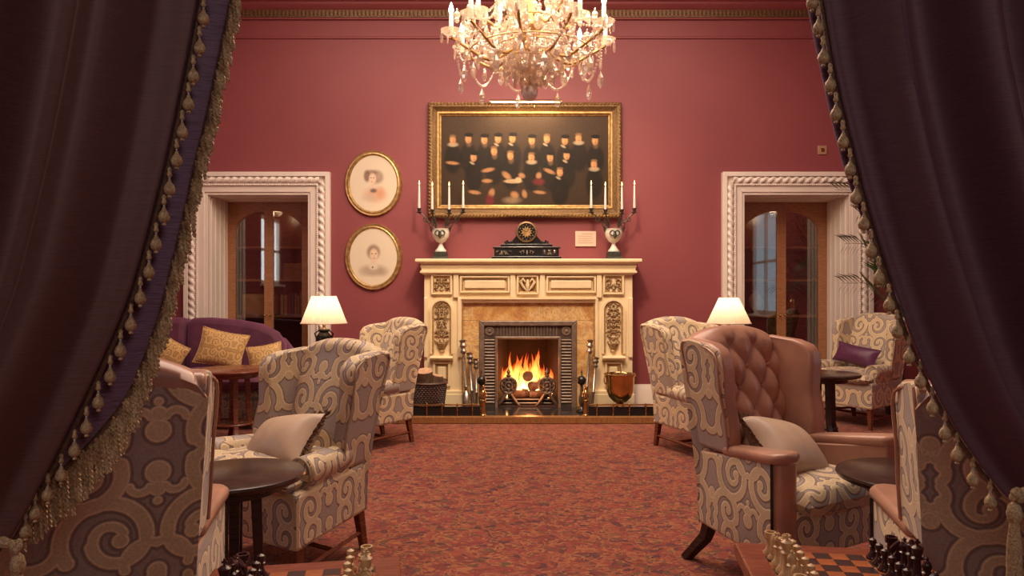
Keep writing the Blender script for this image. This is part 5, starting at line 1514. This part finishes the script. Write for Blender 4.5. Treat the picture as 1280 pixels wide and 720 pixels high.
# ------------------------------------------------------------------ round tables
def round_table(loc, rad, h, label, group=None, mat='dark_wood', rz=0.3, sp=0.075):
    r = tag(empty('round_table', (loc[0], loc[1], 0), rz), label, 'table', group)
    obj('table_top', MB().lathe([(0.001, h - 0.032), (rad - 0.02, h - 0.032), (rad - 0.006, h - 0.024), (rad, h - 0.012), (rad - 0.004, h - 0.003), (rad - 0.012, h), (0.001, h)], 64), mat, r, smooth=35)
    obj('apron', MB().lathe([(rad * 0.62, h - 0.075), (rad * 0.64, h - 0.07), (rad * 0.64, h - 0.032), (0.001, h - 0.032), (0.001, h - 0.075)], 32), mat, r, smooth=35)
    for k in range(4):
        a = PI / 2 * k; c, s = math.cos(a), math.sin(a); rings = []
        for (z, q, w_) in ((h - 0.05, sp, 0.021), (0.22, sp * 1.15, 0.018), (0.08, sp * 1.7, 0.019), (0.0, sp * 2.4, 0.022)):
            rings.append([((q + u * w_) * c - v * w_ * s, (q + u * w_) * s + v * w_ * c, z) for u, v in ((-1, -1), (1, -1), (1, 1), (-1, 1))])
        obj('leg', MB().loft(rings), mat, r, smooth=30, bevel=0.003)
    obj('lower_shelf', MB().lathe([(0.001, 0.17), (sp * 1.5, 0.17), (sp * 1.55, 0.18), (sp * 1.5, 0.19), (0.001, 0.19)], 24), mat, r, smooth=35)
    return r
g_ = 'dark wooden round tables'
round_table((PX(295, 2.85), 2.85), 0.27, 0.587, 'dark wooden round table before the cream damask armchair with a cushion', g_)
round_table((PX(1143, 2.80), 2.80), 0.285, 0.597, 'dark wooden round table before the tan buttoned leather armchair', g_, rz=0.8)
round_table((PX(1029, 6.0), 6.0), 0.295, 0.64, 'dark wooden round table before the armchair with purple cushion', g_, rz=0.1)
round_table((PX(292, 6.2), 6.2), 0.33, 0.655, 'dark wooden round table before the purple sofa', g_, 'mahogany', rz=0.5, sp=0.11)
lt1 = round_table((PX(405, 6.55), 6.55), 0.20, 0.72, 'small round lamp table at the end of the sofa', None, rz=0.2)
lt2 = round_table((PX(911, 6.45), 6.45), 0.20, 0.80, 'small round lamp table behind the tan leather armchair', None, rz=0.2)

def table_lamp(loc, py_top, py_bot, hw_t, hw_b, label, power):
    X_, Y_, Z_ = loc
    r = tag(empty('table_lamp', loc), label, 'lamp', 'pleated shade table lamps')
    zt, zb2 = PZ(py_top, Y_) - Z_, PZ(py_bot, Y_) - Z_; k = Y_ / F
    N = 96
    sh = MB().lathe([(hw_b * k, zb2), (hw_b * k * 0.96, zb2 + 0.01), (hw_t * k * 1.02, zt - 0.008), (hw_t * k, zt)], N, cap=False, rfn=lambda q: 1.0 + (0.012 if q % 2 else -0.012))
    s_ = obj('lamp_shade', sh, 'shade_fabric', r, smooth=0)
    obj('shade_trim', MB().tube([(hw_b * k * math.cos(2 * PI * i / 40), hw_b * k * math.sin(2 * PI * i / 40), zb2) for i in range(41)], 0.004, 5), 'satin', s_)
    obj('base', MB().lathe([(0.001, 0), (0.07, 0), (0.07, 0.02), (0.045, 0.03), (0.04, 0.05), (0.06, 0.09), (0.075, zb2 * 0.45), (0.07, zb2 * 0.62), (0.04, zb2 * 0.74), (0.055, zb2 * 0.80), (0.05, zb2 * 0.83), (0.001, zb2 * 0.84)], 20), 'black', r, smooth=50)
    for s in (-1, 1):
        obj('handle', MB().tube([(s * 0.05, 0, zb2 * 0.78), (s * 0.085, 0, zb2 * 0.70), (s * 0.07, 0, zb2 * 0.55)], 0.007, 6), 'black', r)
    obj('neck', MB().lathe([(0.02, zb2 * 0.83), (0.012, zb2 * 0.9), (0.018, zb2 * 0.95), (0.008, zb2), (0.008, zb2 + 0.06), (0.001, zb2 + 0.06)], 12), 'brass', r)
    obj('lamp_bulb', MB().ball((0, 0, zb2 + 0.09), 0.03, 10), 'bulb', r)
    light('table_lamp_light', 'POINT', (X_, Y_, Z_ + zb2 + 0.15), power, (1.0, 0.74, 0.48), 0.04)
table_lamp((PX(405, 6.55), 6.55, 0.72), 370, 404, 15, 28.5, 'table lamp with pleated cream shade and black urn at the sofa end', 3.2)
table_lamp((PX(911, 6.45), 6.45, 0.80), 372, 404, 12, 27, 'table lamp with cream shade behind the tan leather armchair', 2.2)

# ------------------------------------------------------------------ palm
pm = tag(empty('potted_palm', (4.20, 7.72, 0)), 'slender potted palm standing behind the damask armchair', 'plant')
obj('pot', MB().lathe([(0.001, 0), (0.13, 0), (0.19, 0.30), (0.20, 0.34), (0.18, 0.34), (0.16, 0.30), (0.001, 0.29)], 24), 'pot', pm, smooth=50)
rp = random.Random(11)
def frond(pts, nl, L, mat):
    pts = [Vector(p) for p in pts]; m = MB(); m.tube(pts, [0.008 - 0.006 * i / (len(pts) - 1) for i in range(len(pts))], 5)
    for k in range(nl):
        t_ = 0.35 + 0.65 * k / nl; f_ = t_ * (len(pts) - 1); i = min(int(f_), len(pts) - 2); p = pts[i].lerp(pts[i + 1], f_ - i); d = (pts[i + 1] - pts[i]).normalized()
        for s in (-1, 1):
            side = Vector((0, s, 0)) * 0.45 + Vector((0, 0, s * 0.8)); l_ = L * (1.1 - 0.6 * abs(t_ - 0.6)) * rp.uniform(0.8, 1.1)
            e = p + (d * 0.75 + side * 0.8).normalized() * l_ + Vector((0, 0, -0.10 * l_)); mid_ = (p + e) / 2 + Vector((0, 0, 0.02)); w_ = d.cross(side).normalized() * 0.010
            m.add([p, mid_ + w_, e, mid_ - w_, mid_ + Vector((0, 0, 0.003))], [(0, 1, 4), (1, 2, 4), (2, 3, 4), (3, 0, 4)])
    return obj('frond', m, mat, pm, smooth=0)
for (tx, ty, tz, mt) in ((-0.62, -0.1, 2.42, 'leaf_dry'), (-0.58, -0.15, 1.42, 'leaf_dry'), (-0.16, -0.12, 1.75, 'leaf'), (-0.22, -0.2, 1.5, 'leaf'), (-0.10, -0.25, 1.62, 'leaf'), (0.2, -0.1, 2.1, 'leaf'), (0.4, -0.3, 1.8, 'leaf'), (-0.45, -0.25, 2.15, 'leaf_dry'), (0.5, 0.1, 1.6, 'leaf'), (-0.5, -0.05, 1.85, 'leaf_dry'), (0.1, -0.4, 1.9, 'leaf')):
    tx -= 0.12
    b = Vector((rp.uniform(-0.04, 0.04), rp.uniform(-0.04, 0.04), 0.28)); e = Vector((tx, ty, tz))
    frond([b, b + Vector((tx * 0.08, ty * 0.1, (tz - 0.28) * 0.45)), b + Vector((tx * 0.25, ty * 0.3, (tz - 0.28) * 0.80)), b + Vector((tx * 0.6, ty * 0.7, (tz - 0.28) * 1.0)), e], 16, 0.22 if mt == 'leaf_dry' else 0.30, mt)

# ------------------------------------------------------------------ chess tables and pieces
SQ = 0.0395
PROF = {
    'pawn': [(0.0155, 0), (0.0155, 0.005), (0.011, 0.010), (0.0065, 0.018), (0.006, 0.028), (0.010, 0.031), (0.006, 0.033), (0.0095, 0.040), (0.0085, 0.047), (0.001, 0.051)],
    'rook': [(0.017, 0), (0.017, 0.006), (0.012, 0.012), (0.010, 0.022), (0.0095, 0.036), (0.014, 0.040), (0.0145, 0.054), (0.010, 0.054), (0.010, 0.049), (0.001, 0.049)],
    'bishop': [(0.017, 0), (0.017, 0.006), (0.011, 0.013), (0.007, 0.026), (0.0065, 0.042), (0.012, 0.045), (0.007, 0.048), (0.0105, 0.057), (0.008, 0.066), (0.003, 0.071), (0.0045, 0.075), (0.001, 0.079)],
    'queen': [(0.019, 0), (0.019, 0.007), (0.012, 0.015), (0.008, 0.032), (0.007, 0.052), (0.013, 0.056), (0.008, 0.060), (0.014, 0.078), (0.010, 0.078), (0.006, 0.082), (0.005, 0.086), (0.001, 0.090)],
    'king': [(0.019, 0), (0.019, 0.007), (0.012, 0.015), (0.0085, 0.034), (0.0075, 0.056), (0.014, 0.060), (0.009, 0.064), (0.0135, 0.083), (0.008, 0.087), (0.001, 0.089)],
    'knight': [(0.017, 0), (0.017, 0.006), (0.012, 0.012), (0.011, 0.016), (0.001, 0.016)]}
def piece_mesh(kind):
    m = MB().lathe(PROF[kind], 12)
    if kind == 'king':
        m.box(-0.0022, 0.0022, -0.0022, 0.0022, 0.088, 0.102); m.box(-0.006, 0.006, -0.002, 0.002, 0.093, 0.097)
    if kind == 'knight':
        pl_ = [(-0.010, 0.014), (0.011, 0.014), (0.012, 0.026), (0.009, 0.036), (0.010, 0.046), (0.006, 0.056), (0.002, 0.062), (-0.001, 0.057), (-0.008, 0.051), (-0.017, 0.040), (-0.015, 0.034), (-0.006, 0.039), (-0.003, 0.034), (-0.010, 0.024)]
        m.prism(pl_, lambda a, b: (a, -0.0065, b), lambda a, b: (a, 0.0065, b))
    return m
PM = {}
for kind in PROF:
    for mt in ('boxwood', 'rosewood'):
        o = obj(kind, piece_mesh(kind), mt, None, smooth=45)
        if kind == 'knight': 
            bv = o.modifiers.new('bevel', 'BEVEL'); bv.width = 0.0025; bv.segments = 2; bv.limit_method = 'ANGLE'; bv.angle_limit = R(50)
        PM[kind, mt] = [o, False]
def chess_table(corner, ang, anchor_right, where, light_left, seat):
    """corner: rear corner (x, y) of the top; ang: turn of the table"""
    S = SQ * 8 + 0.115; h = 0.66
    c, s = math.cos(ang), math.sin(ang)
    sx = -S / 2 if anchor_right else S / 2
    cx_ = corner[0] + sx * c + S / 2 * s; cy_ = corner[1] + sx * s - S / 2 * c
    r = tag(empty('chess_table', (cx_, cy_, 0), ang), 'reddish wooden chess table %s' % where, 'table', 'chess tables')
    obj('table_top', MB().box(-S / 2, S / 2, -S / 2, S / 2, h - 0.035, h), 'table_red', r, smooth=0, bevel=0.006)
    obj('apron', MB().box(-S / 2 + 0.02, S / 2 - 0.02, -S / 2 + 0.02, S / 2 - 0.02, h - 0.13, h - 0.035), 'mahogany', r, smooth=0, bevel=0.004)
    for x in (-1, 1):
        for y in (-1, 1):
            rings = []
            for (z, w_) in ((h - 0.10, 0.024), (0.0, 0.015)):
                rings.append([(x * (S / 2 - 0.045) + u * w_, y * (S / 2 - 0.045) + v * w_, z) for u, v in ((-1, -1), (1, -1), (1, 1), (-1, 1))])
            obj('leg', MB().loft(rings), 'mahogany', r, smooth=0, bevel=0.003)
    sq = {}
    for i in range(8):
        for j in range(8):
            mt = 'board_light' if (i + j) % 2 else 'board_dark'
            l_ = ((i - 3.5) * SQ, (j - 3.5) * SQ, h)
            if mt not in sq:
                sq[mt] = obj('board_square', MB().box(-SQ / 2 + 0.0004, SQ / 2 - 0.0004, -SQ / 2 + 0.0004, SQ / 2 - 0.0004, -0.002, 0.0012), mt, r, smooth=0, loc=l_)
            else: inst(sq[mt], 'board_square', r, l_)
    order = ['rook', 'knight', 'bishop', 'queen', 'king', 'bishop', 'knight', 'rook']
    for side in (0, 1):
        mt = 'boxwood' if (side == 0) == light_left else 'rosewood'
        cn = 'pale boxwood' if mt == 'boxwood' else 'dark rosewood'
        for rank in range(8):
            for fi in (0, 1):
                kind = order[rank] if fi == 0 else 'pawn'
                col_ = (fi if side == 0 else 7 - fi)
                lx, ly = (col_ - 3.5) * SQ + rnd.uniform(-0.003, 0.003), (3.5 - rank) * SQ + rnd.uniform(-0.003, 0.003)
                src = PM[kind, mt]
                if not src[1]: o = src[0]; src[1] = True
                else:
                    o = src[0].copy(); COL.objects.link(o)
                o.name = 'chess_' + kind
                o.location = (cx_ + lx * c - ly * s, cy_ + lx * s + ly * c, h + 0.0012)
                o.rotation_euler = (0, 0, ang + (PI if side == 0 else 0) + rnd.uniform(-0.4, 0.4))
                own = ('queen-side rook', 'queen-side knight', 'queen-side bishop', 'queen', 'king', 'king-side bishop', 'king-side knight', 'king-side rook')[rank]
                lab = ('%s pawn before its %s' % (cn, own)) if kind == 'pawn' else '%s chess %s' % (cn, own)
                tag(o, '%s at the %s' % (lab, seat), 'chess piece', '%s chess pieces on the table %s' % (cn, where))
chess_table((0.574, 1.843), R(-8), False, 'before the tan buttoned leather armchair', True, 'tan leather armchair chess table')
chess_table((-0.274, 1.742), R(10), True, 'before the round table with the damask armchair', False, 'damask armchair chess table')

# ------------------------------------------------------------------ curtains framing the view
CYc = 1.22
KC = CYc / F
def cxx(px): return (px - 640) * KC
def czz(py): return H - (py - YH) * KC
def edge_fn(pts):
    ys = [p[1] for p in pts]; xs = [p[0] for p in pts]
    def f(y): return float(np.interp(y, ys, xs))
    return f
def smooth_edge(pts):
    f = edge_fn(pts)
    def g(y): return sum(f(y + d) for d in (-24, -12, 0, 12, 24)) / 5
    return g

def drape(name, parent, edge, outer, mat, folds, y0, y1, side, fw, depth=CYc, nu=230, nv=120, thick=0.004, curl=0.02):
    """edge(py) and outer(py) give the inner and outer border; folds(u, v) the depth of the pleats"""
    rings = []
    for j in range(nv + 1):
        py = y0 + (y1 - y0) * j / nv; row = []
        e, o_ = edge(py), outer(py)
        for i in range(nu + 1):
            u = i / nu
            px = e + (o_ - e) * u
            row.append((cxx(px), depth + folds(u * abs(e - o_) / fw, (py + 100) / 880), czz(py)))
        rings.append(row)
    m = MB().loft(rings, cap=False, closed=False)
    o = obj(name, m, mat, parent, smooth=89)
    sd = o.modifiers.new('thickness', 'SOLIDIFY'); sd.thickness = thick; sd.offset = 1.0 if side < 0 else -1.0
    return o

def tassel_mesh(hang):
    m = MB()
    z = -0.004
    m.lathe([(0.001, 0.003), (0.0042, -0.001), (0.003, -0.006), (0.0048, -0.011), (0.0025, -0.015)], 8, mi=0)
    z = -0.017
    while z > -hang + 0.016:
        m.ball((0, 0, z), 0.0023, 6, 1); z -= 0.0045
    m.lathe([(0.002, -hang + 0.017), (0.0042, -hang + 0.011), (0.0075, -hang + 0.007), (0.0097, -hang), (0.0085, -hang - 0.006), (0.005, -hang - 0.0095), (0.0025, -hang - 0.0105), (0.004, -hang - 0.014), (0.001, -hang - 0.016)], 12, mi=0)
    return m

def trim(root, edge_pts, bobs, dep, prefix):
    path = []
    f = smooth_edge(edge_pts)
    for k in range(140):
        py = -570 + k * (edge_pts[-1][1] + 560) / 139
        path.append((cxx(f(py)), dep, czz(py)))
    obj('trim_cord', MB().tube(path, 0.0042, 6), 'cord_dark', root)
    first = None
    for (bx_, by_) in bobs:
        # hang from the cord point straight above, or beside it
        hang = 0.036
        ztop_ = czz(by_) + hang
        loc = (cxx(bx_), dep - 0.004, ztop_)
        if first is None:
            first = obj('tassel', tassel_mesh(hang), ['cord_gold', 'bead_clear'], root, smooth=60, loc=loc)
        else: inst(first, 'tassel', root, loc, (0, 0, rnd.uniform(0, 6)))
    return path

# --- left: brown velvet with a bobble trim
LE = [(345, -590), (262, -100), (245, 0), (235, 55), (222, 120), (205, 200), (185, 280), (162, 365), (135, 430), (100, 505), (55, 595), (25, 655), (0, 690), (-60, 760), (-95, 900), (-95, 1320)]
lf = smooth_edge(LE)
lc = tag(empty('curtain', (cxx(100), CYc, 0)), 'dark brown velvet curtain with gold bobble trim beside the fringed drape', 'curtain')
lc.location = (0, 0, 0)
def ridge(x, p): return abs(math.cos(PI * x)) ** p
def ease(u): return min(1.0, u / 0.10) ** 2
def lfold(u, v):
    return ease(u) * (-0.085 * ridge(u / 0.22 + 0.27 + 0.10 * v, 2.6) - 0.018 * ridge(u / 0.13 + 0.1 + 0.3 * v, 2.0)) + 0.004 * math.sin(2 * PI * 13 * u + 3 * v)
drape('velvet', lc, lf, lambda y: -1000, 'velvet_brown', lfold, -580, 1310, -1, 560)
LB = [(250, 20), (245, 57), (237, 93), (231, 128), (223, 163), (216, 199), (207, 235), (200, 270), (190, 305), (181, 340), (170, 373), (158, 407), (145, 440), (132, 472), (117, 505), (102, 537), (87, 566), (70, 597), (53, 622), (37, 645), (25, 668), (258, -16), (264, -52)] + [(lf(y_) + 6, y_) for y_ in range(-88, -560, -36)]
trim(lc, LE[:-3], LB, CYc - 0.012 + 0.03, 'l')

# --- left: purple drape with a bullion fringe behind it
LP = [(400, -590), (318, -100), (300, 0), (287, 60), (275, 120), (260, 190), (247, 240), (235, 300), (220, 360), (207, 415), (187, 475), (165, 535), (130, 585), (88, 632), (55, 660), (0, 700), (-60, 770)]
pf = smooth_edge(LP)
pc = tag(empty('drape', (0, 0, 0)), 'purple woven drape edged with gold bullion fringe', 'drape')
dp = CYc + 0.075
KC_save = KC
KC = dp / F
def FL(y): return 44 + 16 * max(0, min(1, (y - 430) / 150))        # cord length
def hem(y): return pf(y + FL(y) * 0.85) + 2
drape('cloth', pc, hem, lambda y: hem(y) - 260, 'lining_purple', lambda u, v: 0.012 * math.sin(2 * PI * 3 * u + 1 + v) + 0.03 * u, -570, 640, -1, 260, dp, nu=60)
fm = MB(); rq = random.Random(2)
py = -560.0
while py < 628:
    L = FL(py) * rq.uniform(0.88, 1.06)
    sl = (hem(py + 6) - hem(py - 6)) / 12
    x0_, y0_ = hem(py) + rq.uniform(-1.5, 1.0), py
    x1_ = x0_ + rq.uniform(-2.5, 2.5) + 4
    yy_ = dp - 0.007 - rq.uniform(0, 0.006)
    pa, pb = Vector((cxx(x0_), yy_ + 0.002, czz(y0_))), Vector((cxx(x1_), yy_, czz(y0_ + L)))
    n = 18; ph0 = rq.uniform(0, 6)
    for st in (0, PI):
        path = []
        for i in range(n):
            t_ = i / (n - 1); ph = t_ * 9 * PI + st + ph0
            path.append(pa.lerp(pb, t_) + Vector((math.cos(ph), math.sin(ph), 0)) * 0.0021)
        fm.tube(path, 0.0022, 4)
    py += 5.5 / max(0.75, math.hypot(1, sl))
o = obj('bullion_fringe', fm, 'cord_gold', pc); o['kind'] = 'stuff'
path = [(cxx(hem(y_)), dp - 0.006, czz(y_)) for y_ in range(-560, 636, 12)]
obj('braid', MB().tube(path, 0.0055, 6), 'cord_dark', pc)
KC = KC_save

# --- right: plum velvet with a bobble trim and lilac lining
RE = [(920, -590), (1010, -100), (1030, 0), (1042, 80), (1060, 160), (1080, 240), (1100, 310), (1108, 333), (1135, 417), (1163, 483), (1197, 544), (1236, 600), (1266, 633), (1340, 690), (1400, 760), (1410, 900), (1410, 1320)]
rf = smooth_edge(RE)
rc = tag(empty('curtain', (0, 0, 0)), 'plum velvet curtain with gold bobble trim beside the palm', 'curtain')
def rfold(u, v):
    return ease(u) * (-0.085 * ridge(u / 0.18 + 0.5 + 0.12 * v, 2.6) - 0.018 * ridge(u / 0.31 + 0.2 - 0.3 * v, 2.0)) + 0.004 * math.sin(2 * PI * 12 * u - 2 * v)
drape('velvet', rc, rf, lambda y: 2280, 'velvet_plum', rfold, -580, 1310, 1, 600)
RB = [(1017, 2), (1025, 34), (1031, 71), (1040, 106), (1047, 142), (1056, 177), (1065, 212), (1072, 247), (1082, 280), (1091, 314), (1101, 348), (1114, 382), (1124, 415), (1139, 447), (1153, 478), (1168, 511), (1184, 543), (1199, 570), (1219, 601), (1241, 629), (1010, -32), (1004, -66)] + [(rf(y_) - 10, y_) for y_ in range(-102, -560, -36)]
trim(rc, RE[:-4], RB, CYc + 0.01, 'r')
dpl = CYc + 0.05; KC = dpl / F
rl = [(900, -590), (990, -100), (1008, 0), (1020, 60), (1040, 150), (1058, 220), (1085, 290), (1112, 350), (1160, 450), (1230, 560), (1300, 640), (1400, 740)]
rlf = smooth_edge(rl)
drape('lining', rc, rlf, lambda y: rlf(y) + 150, 'lining_purple', lambda u, v: 0.02 * u + 0.006 * math.sin(9 * u + 2 * v), -570, 720, 1, 150, dpl, nu=50)
KC = KC_save

# tie-back ropes with tassels at the gathered corners
def tieback(px, py, sg, label):
    r = tag(empty('tieback_tassel', P(px, py, CYc - 0.14)), label, 'tassel', 'curtain tieback tassels')
    r.scale = (0.62, 0.62, 0.8)
    pts = [(sg * 0.10 * t_, -0.01 * math.sin(PI * t_), 0.012 * math.sin(3 * t_) - 0.004 * t_) for t_ in [i / 10 for i in range(11)]]
    obj('rope', MB().tube(pts, [0.010 + 0.0022 * math.cos(i * 2.2) for i in range(11)], 8), 'cord_gold', r)
    k = MB()
    for i in range(7):
        a = i * 0.9; k.ball((0.008 * math.cos(a), -0.008 + 0.006 * math.sin(a), 0.006 * math.sin(2 * a)), 0.009, 8)
    obj('knot', k, 'cord_gold', r)
    obj('tassel_ball', MB().lathe([(0.003, -0.012), (0.014, -0.022), (0.018, -0.036), (0.014, -0.05), (0.008, -0.056), (0.001, -0.056)], 14), 'cord_gold', r)
    s_ = MB()
    for i in range(22):
        a = 2 * PI * i / 22; s_.tube([(0.008 * math.cos(a), 0.008 * math.sin(a), -0.054), (0.014 * math.cos(a), 0.014 * math.sin(a), -0.10), (0.015 * math.cos(a + 0.2), 0.015 * math.sin(a + 0.2), -0.17)], 0.0028, 5)
    o = obj('skirt', s_, 'cord_gold', r); o['kind'] = 'stuff'
tieback(1268, 618, 1, 'gold rope tieback tassel on the plum velvet curtain')
tieback(22, 682, -1, 'gold rope tieback tassel on the brown velvet curtain')

# rod the curtains hang from, fixed across the opening
rd_ = tag(empty('curtain_rod', (0, CYc + 0.03, 2.66)), 'dark wooden curtain rod across the opening to the lounge', 'curtain rod')
obj('rod', MB().tube([(-2.35, 0, 0), (2.35, 0, 0)], 0.022, 12), 'dark_wood', rd_)
for s_ in (-1, 1):
    obj('finial', MB().ball((s_ * 2.38, 0, 0), 0.045, 12), 'dark_wood', rd_)
    obj('bracket', MB().box(s_ * 2.22 - 0.02, s_ * 2.22 + 0.02, 0, 0.17, -0.025, 0.025), 'dark_wood', rd_, smooth=0)
